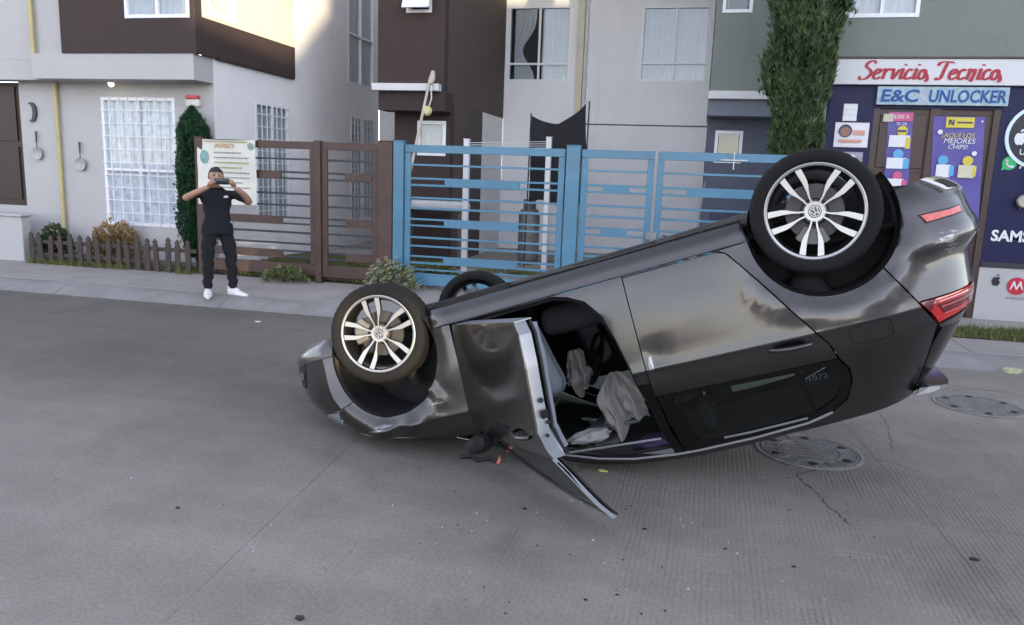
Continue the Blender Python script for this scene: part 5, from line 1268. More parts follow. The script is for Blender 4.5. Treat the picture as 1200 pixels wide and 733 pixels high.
# roof, windscreen, bonnet
def loft(xs, zf, yf, crown, bow=0.0, n=22, th=.008):
    bm = BM(); G = []
    for x in xs:
        row = []
        for i in range(n + 1):
            t = -1 + 2 * i / n; row.append(bm.verts.new((x + bow * (1 - t * t), t * yf(x), zf(x) + crown * (1 - abs(t) ** 2.2))))
        G.append(row)
    for a in range(len(xs) - 1):
        for i in range(n): bm.faces.new((G[a][i], G[a][i + 1], G[a + 1][i + 1], G[a + 1][i]))
    return thicken(bm, th, lambda c: Vector((0, 0, 1)))
lin = lambda a, b, n: [a + (b - a) * i / n for i in range(n + 1)]
cp('roof', loft(lin(-.245, 1.66, 24), RZ, lambda x: hw(x, RZ(x)) - .004, .026), PAINT)
cp('windscreen', loft(lin(1.67, 2.30, 12), RZ, lambda x: hw(x, RZ(x)) - .03, .03, .10, th=.005), CGLASS)
HZ = hermite([(2.30, .968), (2.5, .930), (2.8, .870), (2.98, .812), (3.07, .75), (3.3, .69)])
cp('bonnet', loft(lin(2.31, 3.10, 16), HZ, lambda x: hw(x, HZ(x)) - .006, .03, .16), PAINT)
# fuel flap seam
fp = [(-.105 + .098 * max(-1, min(1, 1.18 * cos(2 * pi * k / 40))) + .0, .885 + .052 * max(-1, min(1, 1.18 * sin(2 * pi * k / 40)))) for k in range(40)]
bm = BM(); tube(bm, [(a, -(hw(a, b) + .0006), b) for a, b in fp + fp[:1]], .0016, 5, cap=False); cp('fuel_flap', bm, BLK, smooth=60)
# ---- wheels
def wheel(cx_, cy_, cz, side, rot, steer, lbl=None):
    w = bpy.data.objects.new('wheel', None); COL.objects.link(w); w.parent = car
    w.matrix_basis = Matrix.Translation((cx_, cy_, cz)) @ Matrix.Rotation(RAD(steer), 4, 'Z') @ Matrix.Scale(side, 4, (0, 1, 0)) @ Matrix.Rotation(RAD(rot), 4, 'Y')
    if lbl: w['label'] = lbl
    # outer face towards -y
    pr = [(.243, -.096), (.250, -.107), (.262, -.113), (.285, -.1145), (.300, -.108), (.310, -.096), (.3155, -.080)]
    tr = []
    for g in (-.052, -.018, .018, .052): tr += [(.317, g - .006), (.310, g - .005), (.310, g + .005), (.317, g + .006)]
    pr2 = pr + tr + [(.3155, .080), (.310, .096), (.300, .108), (.285, .1145), (.262, .113), (.250, .107), (.243, .096), (.236, .07), (.236, -.07)]
    bm = BM(); lathe(bm, pr2, 144, closed=True)
    for v in bm.verts:         # sipes cut across the tread blocks
        rr_ = math.hypot(v.co.x, v.co.z)
        if rr_ > .309 and abs(v.co.y) > .015:
            k = int(round(math.atan2(v.co.z, v.co.x) / (2 * pi / 144) + (1 if abs(v.co.y) < .05 else 0))) % 3
            if k == 0 and abs(v.co.y) < .1: v.co.x *= .990; v.co.z *= .990
    cp('tyre', bm, TYREM, w, smooth=28, recalc=True)
    rim = BM(); lathe(rim, [(.243, -.094), (.2435, -.099), (.238, -.1005), (.228, -.098), (.222, -.088), (.214, -.05), (.208, .0), (.214, .06), (.236, .09), (.2365, .06), (.22, 0), (.232, -.07)], 72, closed=True, mi=0)
    rim.faces.ensure_lookup_table()
    for f in rim.faces:
        c = f.calc_center_median(); rr_ = math.hypot(c.x, c.z)
        f.material_index = 1 if (c.y < -.085 and rr_ > .226) else 0
    sp_poly = [(.030, .005), (.075, .0120), (.105, .0200), (.15, .0260), (.232, .0290), (.230, .0600), (.195, .0570), (.150, .0515), (.128, .0440), (.100, .0300), (.075, .0205), (.044, .0150)]
    def ydep(r): return -.083 - .010 * min(1, r / .23) ** 2 + .012 * exp(-(r / .05) ** 2) * 0
    for k in range(5):
        a = 2 * pi * k / 5
        for sgn in (1, -1):
            P = [(r, l * sgn) for r, l in sp_poly]
            top = []; bot = []
            for r, l in P:
                x = r * cos(a) - l * sin(a); z = r * sin(a) + l * cos(a); rr_ = math.hypot(r, l)
                top.append(rim.verts.new((x, ydep(rr_), z))); bot.append(rim.verts.new((x * .99, ydep(rr_) + .030, z * .99)))
            n = len(P); f = rim.faces.new(top if sgn > 0 else top[::-1]); f.material_index = 1
            for i in range(n):
                j = (i + 1) % n; rim.faces.new((top[i], bot[i], bot[j], top[j])).material_index = 0
            rim.faces.new(bot[::-1] if sgn > 0 else bot).material_index = 0
    lathe(rim, [(.001, -.078), (.050, -.080), (.056, -.074), (.058, -.05), (.001, -.045)], 36, mi=1)
    bmesh.ops.recalc_face_normals(rim, faces=rim.faces[:])
    cp('rim', rim, [RIMB, RIMF], w, smooth=25)
    cap = BM(); lathe(cap, [(.001, -.088), (.026, -.088), (.031, -.085), (.032, -.078)], 32, mi=0)
    lathe(cap, [(.0275, -.0885), (.0275, -.0900), (.0235, -.0900), (.0235, -.0885)], 32, mi=1, closed=True)
    def barw(p, q, wd=.0022):
        d = Vector((q[0] - p[0], 0, q[1] - p[1])); l = d.length; d.normalize(); n_ = Vector((-d.z, 0, d.x)) * wd
        A = Vector((p[0], -.0901, p[1])); B = Vector((q[0], -.0901, q[1])); up = Vector((0, .0015, 0))
        v = [cap.verts.new(t) for t in (A - n_, B - n_, B + n_, A + n_, A - n_ + up, B - n_ + up, B + n_ + up, A + n_ + up)]
        for f in ((0, 1, 2, 3), (0, 4, 5, 1), (1, 5, 6, 2), (2, 6, 7, 3), (3, 7, 4, 0)): cap.faces.new([v[i] for i in f]).material_index = 1
    s_ = .024
    for p, q_ in (((-.30, .92), (0, .18)), ((0, .18), (.30, .92)), ((-.78, .60), (-.40, -.78)), ((-.40, -.78), (0, .02)), ((0, .02), (.40, -.78)), ((.40, -.78), (.78, .60))):
        barw((p[0] * s_, p[1] * s_), (q_[0] * s_, q_[1] * s_))
    co = cp('centre_cap', cap, [mat('cap_black', (.02, .02, .025), .3), RIMF], w, smooth=25, recalc=True)
    co.rotation_euler = (0, RAD(-rot + (160 if cx_ < 1 else 165)), 0)
    bo = BM()
    for k in range(5):
        a = 2 * pi * (k + .5) / 5; lathe(bo, [(.001, -.079), (.009, -.079), (.0095, -.06)], 8, (.042 * cos(a), 0, .042 * sin(a)))
    cp('wheel_bolt', bo, STEEL, w)
    bk = BM(); lathe(bk, [(.07, -.02), (.142, -.02), (.142, .004), (.07, .004)], 48, closed=True); lathe(bk, [(.001, -.05), (.062, -.05), (.07, -.02)], 32); cp('brake_disc', bk, STEEL, w, smooth=30, recalc=True)
    ca = BM(); P = [(.085 * cos(t), .085 * sin(t)) for t in [RAD(-32 + 64 * i / 8) for i in range(9)]] + [(.165 * cos(t), .165 * sin(t)) for t in [RAD(32 - 64 * i / 8) for i in range(9)]]
    prism(ca, P, -.05, .03); bmesh.ops.bevel(ca, geom=ca.edges[:], offset=.006, segments=1, affect='EDGES'); cp('brake_caliper', ca, mat('caliper_grey', (.16, .155, .15), .5, metal=.4, var=.25, vs=20), w, smooth=30, recalc=True)
    return w
# spoke pairs: measured in the car frame so that they point as they stopped
wheel(2.637, -.772, .237, 1, 20, -11, 'front wheel nearest the bonnet on the near side')
wheel(0, -.772, .237, 1, -72, 0, 'rear wheel raised highest, near side')
wheel(2.637, .772, .237, -1, 10, -11); wheel(0, .772, .237, -1, 40, 0)
# ---- arch liners
for (A, x0) in ((ARC_R, 0), (ARC_F, 0)):
    for s in (1, -1):
        bm = BM(); P = arc(A, -28, 208, 36, -.004); k = [(-.845, 0), (-.60, 0), (-.44, -.01)]
        rows = [[bm.verts.new((a, y * 1.0, b)) for a, b in P] for y, _ in k]
        for r0, r1 in zip(rows, rows[1:]):
            for i in range(36): bm.faces.new((r0[i], r0[i + 1], r1[i + 1], r1[i]))
        bm.faces.new(rows[-1])
        if s < 0: bm = mirror(bm)
        cp('arch_liner', bm, PLA, smooth=60, recalc=True)
# ---- underside
bm = BM(); P = [(-.62, .26), (-.40, .21), (.0, .30), (.36, .20), (2.26, .185), (2.5, .20), (3.3, .20), (3.3, .26), (2.3, .26), (.4, .27), (-.3, .38), (-.62, .34)]
prism(bm, P, -.43, .43); prism(bm, [(.37, .19), (2.25, .19), (2.25, .26), (.37, .26)], -.80, -.432); prism(bm, [(.37, .19), (2.25, .19), (2.25, .26), (.37, .26)], .432, .80); cp('underbody', bm, UND, recalc=True)
bm = BM(); tube(bm, [(2.4, .05, .16), (1.6, .02, .15), (.8, .05, .15), (.35, .12, .14), (0.2, .3, .18), (-.3, .35, .2)], .032, 10); tube(bm, [(-.3, .35, .2), (-.3, -.35, .2)], .075, 12); cp('exhaust_pipe', bm, STEEL, smooth=50)
bm = BM(); tube(bm, [(.1, -.66, .22), (.35, -.55, .20), (.35, .55, .20), (.1, .66, .22)], .04, 8); cp('rear_axle_beam', bm, UND, smooth=50)
for s in (1, -1):
    bm = BM(); tube(bm, [(2.45, .25 * s, .16), (2.62, .45 * s, .15), (2.637, .66 * s, .17)], [.035, .03, .035], 8); tube(bm, [(2.9, .25 * s, .17), (2.66, .62 * s, .16)], .025, 8); tube(bm, [(2.637, .2 * s, .26), (2.637, .68 * s, .24)], .022, 8); cp('suspension_arm', bm, UND, smooth=50)
    bm = BM(); tube(bm, [(2.66, .60 * s, .20), (2.62, .55 * s, .62)], .045, 10); cp('damper', bm, UND, smooth=50)
ru = random.Random(12)
for k in range(9):
    x_, y_ = ru.uniform(.5, 2.2), ru.uniform(-.7, .5); l_, w_, h_ = ru.uniform(.08, .3), ru.uniform(.05, .16), ru.uniform(.02, .055)
    cp('floor_bracket', bbox(x_ - l_, x_ + l_, y_ - w_, y_ + w_, .186 - h_, .189, .008), UND)
for y_ in (-.62, -.58, .3):
    bm = BM(); tube(bm, [(2.2, y_, .168), (1.6, y_ + .02, .165), (1.1, y_, .17), (.5, y_ + .03, .165)], .008, 6); cp('brake_line', bm, STEEL, smooth=50)
bm = bbox(2.35, 3.05, -.38, .38, .145, .19, .02, 2); cp('engine_shield', bm, UND, smooth=40)
# ---- inside
def soft(x0, x1, y0, y1, z0, z1, bev, M=None, wr=0.0, seed=1):
    bm = bbox(x0, x1, y0, y1, z0, z1, bev, 4)
    bmesh.ops.subdivide_edges(bm, edges=bm.edges[:], cuts=1, use_grid_fill=True)
    r = random.Random(seed); p = [r.uniform(0, 6) for _ in range(6)]
    for v in bm.verts:
        c = v.co
        if wr: v.co += Vector((sin(c.y * 31 + p[0]) * wr, sin(c.x * 27 + c.z * 21 + p[1]) * wr, sin(c.x * 33 + p[2] + c.y * 19) * wr))
        if M is not None: v.co = M @ v.co
    return bm
cp('cabin_floor', bbox(-.1, 2.2, -.74, .74, .262, .285), FAB, recalc=True)
cp('headliner', loft(lin(-.2, 1.62, 14), lambda x: RZ(x) - .05, lambda x: hw(x, RZ(x)) - .07, .02), HEADLN)
cp('dashboard', soft(1.90, 2.22, -.70, .70, .55, .93, .09), PLA, smooth=50)
cp('firewall', bbox(2.225, 2.245, -.74, .74, .26, .95), UND)
for s, nm in ((-1, 'right'), (1, 'left')):
    y0, y1 = (-.62, -.14) if s < 0 else (.14, .62)
    seat = cp('front_seat', soft(1.14, 1.66, y0, y1, .36, .54, .07, wr=.004, seed=2), FAB, smooth=60)
    cp('seat_back', soft(-.09, .09, y0, y1, 0, .62, .06, Matrix.Translation((1.10, 0, .50)) @ Matrix.Rotation(RAD(-20), 4, 'Y'), .004, 3), FAB, seat, smooth=60)
    cp('headrest', soft(-.05, .05, (y0 + y1) / 2 - .13, (y0 + y1) / 2 + .13, 0, .18, .04, Matrix.Translation((.87, 0, 1.13)) @ Matrix.Rotation(RAD(-14), 4, 'Y')), FAB, seat, smooth=60)
    yb = y0 if s < 0 else y1
    cp('seat_bolster', soft(-.085, .085, yb - .03, yb + .08, 0, .48, .075, Matrix.Translation((1.78, 0, .42)) @ Matrix.Rotation(RAD(-13), 4, 'Y'), .004, 9), FABL, seat, smooth=70)
rs_ = cp('rear_seat', soft(.18, .66, -.64, .64, .36, .56, .08, wr=.005, seed=5), FAB, smooth=60)
cp('seat_back', soft(-.09, .09, -.64, .64, 0, .58, .06, Matrix.Translation((.16, 0, .54)) @ Matrix.Rotation(RAD(-22), 4, 'Y'), .004, 6), FAB, rs_, smooth=60)
for y in (-.38, .0, .38): cp('headrest', soft(-.045, .045, y - .12, y + .12, 0, .15, .04, Matrix.Translation((-.06, 0, 1.07)) @ Matrix.Rotation(RAD(-14), 4, 'Y')), FAB, rs_, smooth=60)
cp('load_cover', bbox(-.5, -.02, -.6, .6, .40, .42), PLA)
bm = BM(); lathe(bm, [(.185 + .014 * cos(t), .014 * sin(t)) for t in [2 * pi * k / 10 for k in range(10)]], 40, closed=True); 
for k in range(3):
    a = RAD(90 + 120 * k); tube(bm, [(0, 0, 0), (.18 * cos(a), 0, .18 * sin(a))], .018, 6)
Ms = Matrix.Translation((1.66, .38, .82)) @ Matrix.Rotation(RAD(90), 4, 'Z') @ Matrix.Rotation(RAD(22), 4, 'X')
for v in bm.verts: v.co = Ms @ v.co
cp('steering_wheel', bm, PLA, smooth=50)
def crumple(c, s, seed, squash=(1, 1, 1), sub_=4, amp=.22):
    r = random.Random(seed); ph = [(r.uniform(-5, 5), r.uniform(-5, 5), r.uniform(-5, 5), r.uniform(0, 6)) for _ in range(9)]
    bm = BM(); bmesh.ops.create_icosphere(bm, subdivisions=sub_, radius=1)
    for v in bm.verts:
        n = 1 + sum(amp / (1 + i * .45) * abs(sin(v.co.x * a + v.co.y * b + v.co.z * d + e)) for i, (a, b, d, e) in enumerate(ph)) - amp * 2
        v.co = Vector(c) + Vector((v.co.x * n * s * squash[0], v.co.y * n * s * squash[1], v.co.z * n * s * squash[2]))
    return bm
def limp(top, bot, w0, w1, seed, nu=34, nv=30):
    r = random.Random(seed); ph = [r.uniform(0, 6) for _ in range(8)]; bm = BM(); G = []; A, B = Vector(top), Vector(bot)
    for j in range(nv + 1):
        t = j / nv; row = []; w = w0 + (w1 - w0) * sin(t * pi / 2) ** .7
        for i in range(nu + 1):
            s = i / nu - .5; c = A.lerp(B, t)
            fold = .030 * sin(s * 13 + ph[0] + 1.5 * sin(t * 4 + ph[1])) + .018 * sin(s * 27 + t * 6 + ph[2]) + .012 * sin(t * 19 + s * 11 + ph[3]) + .008 * abs(sin(t * 31 + s * 23 + ph[4]))
            hem = (.05 * sin(s * 7 + ph[5]) + .03 * sin(s * 17 + ph[6])) * t
            row.append(bm.verts.new(c + Vector((s * w * (1 + .15 * sin(t * 7 + ph[7])), fold * (.5 + t), hem))))
        G.append(row)
    for j in range(nv):
        for i in range(nu): bm.faces.new((G[j][i], G[j][i + 1], G[j + 1][i + 1], G[j + 1][i]))
    return thicken(bm, .004, OUT_R)
cp('side_airbag', limp((1.36, -.36, .86), (1.38, -.33, 1.22), .05, .34, 3), BAGM, smooth=75, label='larger limp grey airbag hanging in the front cabin')
cp('knee_airbag', limp((1.64, -.16, .68), (1.66, -.14, .94), .06, .17, 8), BAGM, smooth=75, label='smaller limp grey airbag further inside the cabin')
cp('sun_visor', soft(1.42, 1.58, -.45, -.05, 1.26, 1.29, .012), HEADLN, smooth=40)
bm = BM(); tube(bm, [(1.06, -.66, 1.22), (1.08, -.62, .95), (1.10, -.66, .62), (1.12, -.7, .4)], .018, 4); cp('seat_belt', bm, PLA)

mir = cp('door_mirror', MIRB(), PLA, fdr, smooth=30, label='crushed black mirror housing under the open door')
bm = BM(); tube(bm, [(1.98, -.84, .975), (1.95, -.89, .985)], [.03, .024], 8); cp('mirror_stalk', bm, PLA, mir)

bm = text_mesh('1072', .042, .001, 0, 0, sx=1.25)
for v in bm.verts:
    x, y, z = v.co; X_, Z_ = .195 - x, 1.072 - z; v.co = (X_, -(hw(X_, Z_) - .0105), Z_)
cp('window_number', bm, mat('number_teal', (.09, .16, .145), .5), rdr.children[1] if rdr.children[1].name.startswith('window') else rdr, smooth=None)
# things lying in the car roof and on the road
inv = CARM
def put(name, bm, m, label, cat, smooth=60, group=None, recalc=True):
    for v in bm.verts: v.co = inv @ v.co
    return tag(mk(name, bm, m, smooth=smooth, recalc=recalc), label, cat, group)
put('purple_bag', crumple((1.16, -.42, 1.335), .17, 12, (1.0, .7, .32)), mat('purple_cloth', (.055, .035, .10), .7, var=.3, vs=8), 'dark purple bag lying in the upturned roof of the car', 'bag')
put('crumpled_paper', crumple((1.60, -.42, 1.215), .10, 14, (1.2, .7, .4)), mat('white_paper', (.50, .49, .48), .8, var=.08), 'crumpled white paper lying in the car roof beside open door', 'paper')
put('folded_mat', soft(1.30, 1.66, -.30, .15, 1.19, 1.215, .01, Matrix.Rotation(RAD(0), 4, 'Y')), mat('grey_mat', (.16, .17, .165), .9, var=.15), 'grey folded mat lying inside the upturned car', 'mat', 40)
rd_ = random.Random(21)
def shard(x, y, s, m, label, cat, flat=.3, grp=None, name='debris_piece'):
    bm = BM(); n = rd_.randint(5, 7); P = [(x + s * rd_.uniform(.5, 1.2) * cos(2 * pi * k / n), y + s * rd_.uniform(.3, .8) * sin(2 * pi * k / n)) for k in range(n)]
    prism(bm, P, .002, .002 + s * flat, plane='XY')
    for v in bm.verts:
        v.co.z += rd_.uniform(0, s * .15) if v.co.z > .003 else 0; v.co.x += rd_.uniform(-s, s) * .1
    return tag(mk(name, bm, m), label, cat, grp)
DB = mat('debris_black', (.015, .015, .016), .6, var=.2); DL = mat('debris_pale', (.5, .5, .52), .6, var=.1); YL = mat('dry_leaf_flat', (.55, .55, .18), .8, var=.2)
def gp(u, v):       # ground point for a place measured on the photograph
    d = camo.matrix_basis.to_3x3() @ Vector(((u - 600) / 900, -(v - 366.5) / 900, -1)); s = -1.755 / d.z; return (d * s + Vector((0, 0, 1.755))).to_2d()
BIG = [((352, 726), .030, 'black plastic scrap on the road at the bottom edge left of centre'), ((1141, 657), .032, 'black hooked plastic scrap lying alone on the road at lower right'), ((615, 597), .022, 'dark scrap on the road just left of the open door tip'),
       ((755, 621), .016, 'small dark scrap on the road right of the open door tip'), ((930, 665), .016, 'small dark scrap on the road below the car tail'), ((850, 644), .014, 'small dark scrap on the road below the rear window'),
       ((208, 596), .020, 'small dark scrap alone on the road at lower left'), ((686, 704), .016, 'small dark scrap on the road near bottom centre'), ((723, 698), .014, 'small dark scrap at bottom centre, right of another scrap')]
for (uv, s, lb) in BIG:
    p = gp(*uv); shard(p.x, p.y, s * .72, DB, lb, 'debris', .28, 'scraps on the road')
p = gp(560, 541); bm = BM(); tube(bm, [(p.x - .12, p.y, .012), (p.x - .05, p.y + .03, .02), (p.x, p.y - .02, .012), (p.x + .06, p.y + .03, .018), (p.x + .12, p.y + .01, .01)], .011, 6); tag(mk('rubber_strip', bm, DB, smooth=50), 'black rubber strip lying on the road beside the open door', 'debris')
p = gp(583, 545); bm = BM(); tube(bm, [(p.x, p.y, .008), (p.x + .012, p.y + .006, .035), (p.x + .010, p.y, .06)], [.011, .010, .006], 6); tag(mk('red_lamp_scrap', bm, mat('scrap_red', (.45, .12, .10), .5, var=.3)), 'small red and white lamp scrap on the road under open door', 'debris')
p = gp(707, 553); shard(p.x, p.y, .030, YL, 'single yellow leaf on the road under the car roof', 'leaf', .12, None, 'yellow_leaf')
p = gp(1187, 437); shard(p.x, p.y, .10, mat('pale_litter', (.42, .45, .26), .8, var=.3, vs=20), 'pale green and white litter on the kerb near the shop', 'litter', .3, None, 'litter'); 
p = gp(303, 378); shard(p.x, p.y, .05, DL, 'white scrap of paper on the road right of the man', 'litter', .2, None, 'paper_scrap')
p = gp(410, 492); bm = BM(); tube(bm, [(p.x - .14, p.y + .02, .03), (p.x - .05, p.y, .05), (p.x + .06, p.y - .03, .02)], [.012, .022, .01], 6); tag(mk('lamp_shard', bm, DL, smooth=40), 'pale broken lamp shard under the nose of the car', 'debris')
bm = BM()
for k in range(95):        # glass crumbs and grit scattered round the car
    u, v = rd_.gauss(700, 190), rd_.gauss(625, 45)
    if v < 555 or v > 732 or u < 20 or u > 1190: continue
    p = gp(u, v); s = rd_.uniform(.002, .0065); n = 4
    P = [(p.x + s * rd_.uniform(.6, 1.2) * cos(2 * pi * j / n + k), p.y + s * rd_.uniform(.6, 1.2) * sin(2 * pi * j / n + k)) for j in range(n)]
    prism(bm, P, .001, .001 + s * .8, mi=0 if rd_.random() < .5 else 1, plane='XY')
tag(mk('glass_crumbs', bm, [DB, DL]), 'tiny glass crumbs and grit scattered over the road', 'debris', kind='stuff')

# ------------------------------------------------------------------ the man with the phone
def skinned(name, joints, bones, root=0, levels=2):
    me = bpy.data.meshes.new(name); me.from_pydata([j[0] for j in joints], bones, []); o = bpy.data.objects.new(name, me); COL.objects.link(o)
    md = o.modifiers.new('s', 'SKIN'); md.use_smooth_shade = True; md.branch_smoothing = .4
    for i, j in enumerate(joints):
        sv = me.skin_vertices[0].data[i]; r = j[1]; sv.radius = (r, r) if not isinstance(r, tuple) else r; sv.use_root = (i == root)
    o.modifiers.new('u', 'SUBSURF').levels = levels
    dg = bpy.context.evaluated_depsgraph_get(); m2 = bpy.data.meshes.new_from_object(o.evaluated_get(dg)); bpy.data.objects.remove(o); bpy.data.meshes.remove(me)
    return m2
def man():
    # local frame: x to the viewer's right, y away from the viewer, z up; he faces the viewer, turned a little to the car
    root = empty('person', (-5.86, 8.62, .093), 'man in black T-shirt, black trousers and white shoes photographing with a phone', 'person')
    root.rotation_euler = (0, 0, RAD(42)); root.scale = (1.07, 1.0, .945)
    J = [((0, .01, .90), (.165, .12)), ((0, .0, 1.05), (.172, .125)), ((0, 0, 1.22), (.175, .125)), ((0, .0, 1.36), (.165, .10)), ((0, .005, 1.44), (.075, .07)), ((0, -.01, 1.50), (.060, .062)),     # 0-5 pelvis..neck
         ((-.10, .0, .86), .098), ((-.115, -.01, .68), .088), ((-.12, -.02, .48), .070), ((-.125, .0, .28), .062), ((-.13, .01, .09), .058),   # 6-10 leg on the left
         ((.10, .0, .86), .098), ((.125, -.01, .68), .088), ((.14, -.02, .48), .070), ((.15, .0, .28), .062), ((.16, .01, .09), .058),        # 11-15
         ((-.19, .0, 1.38), .066), ((-.275, -.045, 1.345), .060), ((-.355, -.11, 1.315), .047), ((-.245, -.25, 1.40), .041), ((-.125, -.345, 1.475), .029),   # 16-20 arm
         ((.19, .0, 1.38), .066), ((.28, -.045, 1.325), .060), ((.355, -.11, 1.265), .047), ((.275, -.25, 1.38), .041), ((.15, -.345, 1.475), .029)]        # 21-25
    B = [(0, 1), (1, 2), (2, 3), (3, 4), (4, 5), (0, 6), (6, 7), (7, 8), (8, 9), (9, 10), (0, 11), (11, 12), (12, 13), (13, 14), (14, 15), (3, 16), (16, 17), (17, 18), (18, 19), (19, 20), (3, 21), (21, 22), (22, 23), (23, 24), (24, 25)]
    me = skinned('body', J, B)
    SKN = mat('skin_tan', (.36, .20, .14), .55, var=.08, vs=20); TEE = mat('black_tee', (.005, .0055, .009), .95, var=.25, vs=9, bump=1.0, bs=7); TRO = mat('black_trousers', (.006, .006, .0085), .95, var=.25, vs=9, bump=1.0, bs=6)
    for m in (SKN, TEE, TRO): me.materials.append(m)
    for p in me.polygons:
        c = p.center; arm = (abs(c.x) > .22 or c.y < -.15) and c.z > 1.1
        p.material_index = 2 if c.z < .93 else (0 if (c.z > 1.455 or (arm and (c.y < -.115 or abs(c.x) > .315))) else 1)
        p.use_smooth = True
    for v in me.vertices:       # cloth folds
        c = v.co
        if c.z < 1.42 and c.y > -.13 and abs(c.x) < .3:
            k = .006 * sin(c.z * 38 + c.x * 22 + 2 * sin(c.x * 9)) + .004 * sin(c.z * 71 - c.x * 31 + c.y * 20); n = v.normal.copy(); v.co += n * k
    ob = bpy.data.objects.new('body', me); COL.objects.link(ob); ob.parent = root
    def part(name, bm, m, smooth=60, par=None): return mk(name, bm, m, par or root, smooth=smooth, local=True)
    # hem and sleeves as cloth edges
    bm = BM(); G = []
    for z, k in ((.855, 1.05), (.90, 1.02), (.98, .97)):
        G.append([bm.verts.new((.176 * k * cos(t) + .004 * sin(t * 5), .132 * k * sin(t) + .006 * sin(t * 7), z + .006 * sin(t * 4))) for t in [2 * pi * i / 40 for i in range(40)]])
    for a, b in zip(G, G[1:]):
        for i in range(40): bm.faces.new((a[i], a[(i + 1) % 40], b[(i + 1) % 40], b[i]))
    part('shirt_hem', bm, TEE)
    bm = BM(); prism(bm, [(.055, 1.335), (.075, 1.36), (.105, 1.362), (.115, 1.34), (.09, 1.33)], -.134, -.126); part('chest_print', bm, WTRIM)
    # head
    hd = BM(); bmesh.ops.create_uvsphere(hd, u_segments=32, v_segments=24, radius=1)
    for v in hd.verts:
        x, y, z = v.co; jaw = 1 - .26 * max(0, -z) ** 1.3
        v.co = Vector((x * .080 * jaw, y * .096 * (1 - .12 * max(0, -z)) - (.012 if z < -.3 and y < 0 else 0), z * .118 + 1.60))
        if y < -.75 and abs(x) < .25: v.co.y -= .020 * exp(-((z + .12) / .22) ** 2) * (1 - abs(x) / .25)
        if y < -.6 and .18 < abs(x) < .55: v.co.y += .008 * exp(-((z - .10) / .12) ** 2)
    h = part('head', hd, SKN)
    for s in (-1, 1):
        bm = BM(); bmesh.ops.create_uvsphere(bm, u_segments=10, v_segments=8, radius=.011); shift(bm, (s * .030, -.080, 1.612)); part('eye', bm, mat('eye_dark', (.03, .02, .02), .3), par=h)
        bm = BM(); bmesh.ops.create_uvsphere(bm, u_segments=10, v_segments=8, radius=1)
        for v in bm.verts: v.co = Vector((s * .081 + v.co.x * .010, .005 + v.co.y * .018, 1.595 + v.co.z * .030))
        part('ear', bm, SKN, par=h)
        bm = BM(); box(bm, s * .030 - .016, s * .030 + .016, -.092, -.084, 1.628, 1.634); part('eyebrow', bm, mat('hair_black', (.012, .010, .010), .6, var=.2, vs=40), par=h)
    bm = BM(); box(bm, -.022, .022, -.094, -.088, 1.540, 1.547); part('mouth', bm, mat('lip', (.25, .10, .08), .5), par=h)
    hr = BM(); bmesh.ops.create_uvsphere(hr, u_segments=32, v_segments=20, radius=1)
    dele = []
    for v in hr.verts:
        x, y, z = v.co; keep = z > (.42 if y < -.3 else -.25 - .2 * y)
        v.co = Vector((x * .087, y * .102 + .004, z * .125 + 1.603 + .006 * sin(x * 9 + y * 7)))
        if not keep: dele.append(v)
    bmesh.ops.delete(hr, geom=dele, context='VERTS'); part('hair', hr, mat('hair_black', (.012, .010, .010), .6, var=.2, vs=40), par=h)
    # hands: palm and five fingers closed on the phone's ends
    for s, wx in ((-1, -.125), (1, .15)):
        W = Vector((wx, -.345, 1.475)); K = W + Vector((-s * .012, -.045, .055))
        jt = [(tuple(W), .026), (tuple(W.lerp(K, .5)), (.030, .020)), (tuple(K), (.034, .018))]; bn = [(0, 1), (1, 2)]
        for f in range(4):
            b0 = K + Vector((-s * (.004 + .0), -.012 * f + .012, .014 - .012 * f)); L_ = (.036, .042, .040, .032)[f]
            p1 = b0 + Vector((-s * .006, -.022, L_ * .5)); p2 = p1 + Vector((-s * .026, -.004, L_ * .22)); p3 = p2 + Vector((-s * .018, .008, -.004))
            i = len(jt); jt += [(tuple(b0), .0095), (tuple(p1), .0088), (tuple(p2), .0080), (tuple(p3), .0070)]; bn += [(2, i), (i, i + 1), (i + 1, i + 2), (i + 2, i + 3)]
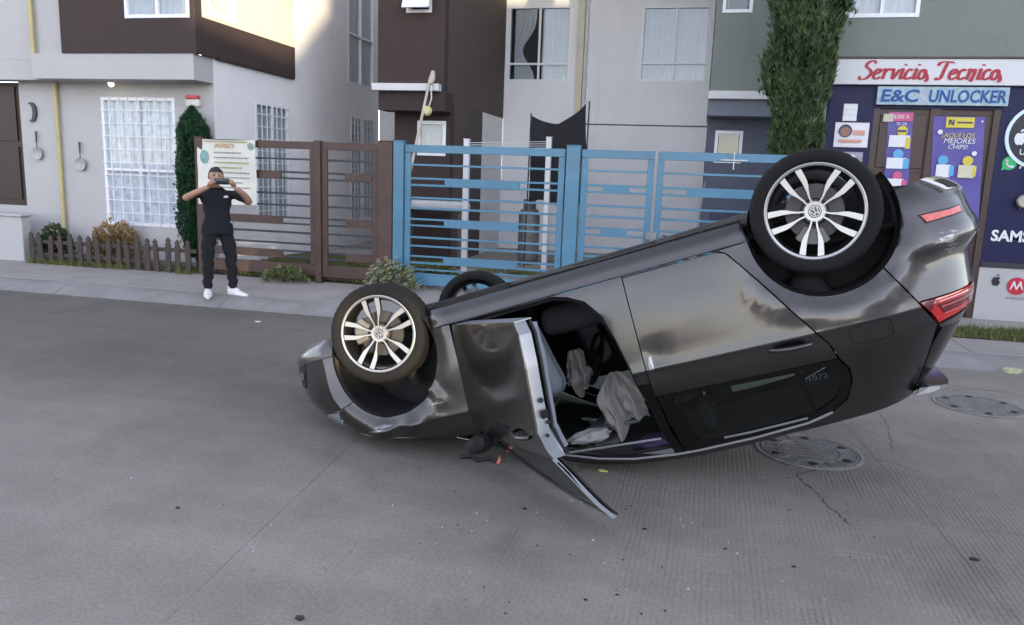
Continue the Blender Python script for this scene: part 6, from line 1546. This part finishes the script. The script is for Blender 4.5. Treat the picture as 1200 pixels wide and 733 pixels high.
        t0 = W.lerp(K, .35) + Vector((-s * .022, .004, .0)); t1 = t0 + Vector((-s * .022, -.006, .028)); t2 = t1 + Vector((-s * .016, -.010, .022)); i = len(jt)
        jt += [(tuple(t0), .011), (tuple(t1), .0098), (tuple(t2), .0082)]; bn += [(1, i), (i, i + 1), (i + 1, i + 2)]
        m2 = skinned('hand', jt, bn, 0, 2); m2.materials.append(SKN)
        for p in m2.polygons: p.use_smooth = True
        ho = bpy.data.objects.new('hand', m2); COL.objects.link(ho); ho.parent = root
    # shoes
    SH = mat('white_shoe', (.68, .68, .68), .5, var=.05)
    for s, ox, rz in ((-1, -.13, -8), (1, .165, 38)):
        bm = BM(); n = 12; G = []
        for i in range(n + 1):
            t = i / n; y = .09 - .30 * t; w = .030 + .020 * sin(pi * min(1, t * 1.15)) ** .6; hh = .095 * (1 - t) ** .55 + .042 if t < .55 else .105 - .07 * ((t - .2) / .8) ** 1.2
            if i in (0, n): w *= .6
            G.append([bm.verts.new((w * cos(a) * (1.06 if sin(a) < 0 else 1), y, max(0, .030 + (hh - .030) * sin(a) if sin(a) > 0 else .030 + .030 * sin(a)))) for a in [2 * pi * k / 14 for k in range(14)]])
        for a, b in zip(G, G[1:]):
            for k in range(14): bm.faces.new((a[k], a[(k + 1) % 14], b[(k + 1) % 14], b[k]))
        bm.faces.new(G[0][::-1]); bm.faces.new(G[-1])
        Mx = Matrix.Translation((ox, 0, 0)) @ Matrix.Rotation(RAD(rz), 4, 'Z')
        for v in bm.verts: v.co = Mx @ v.co
        part('shoe', bm, SH)
    ph_ = empty('mobile_phone', (0, 0, 0), 'black mobile phone held sideways in front of the man', 'phone'); ph_.matrix_basis = wm(root)
    mk('case', bbox(-.075, .088, -.425, -.416, 1.510, 1.588, .006, 2), mat('phone_black', (.02, .022, .028), .25), ph_, smooth=40, local=True)
    mk('camera_bump', bbox(.040, .075, -.428, -.4255, 1.550, 1.578, .003), mat('phone_lens', (.05, .05, .06), .1), ph_, local=True)
man()
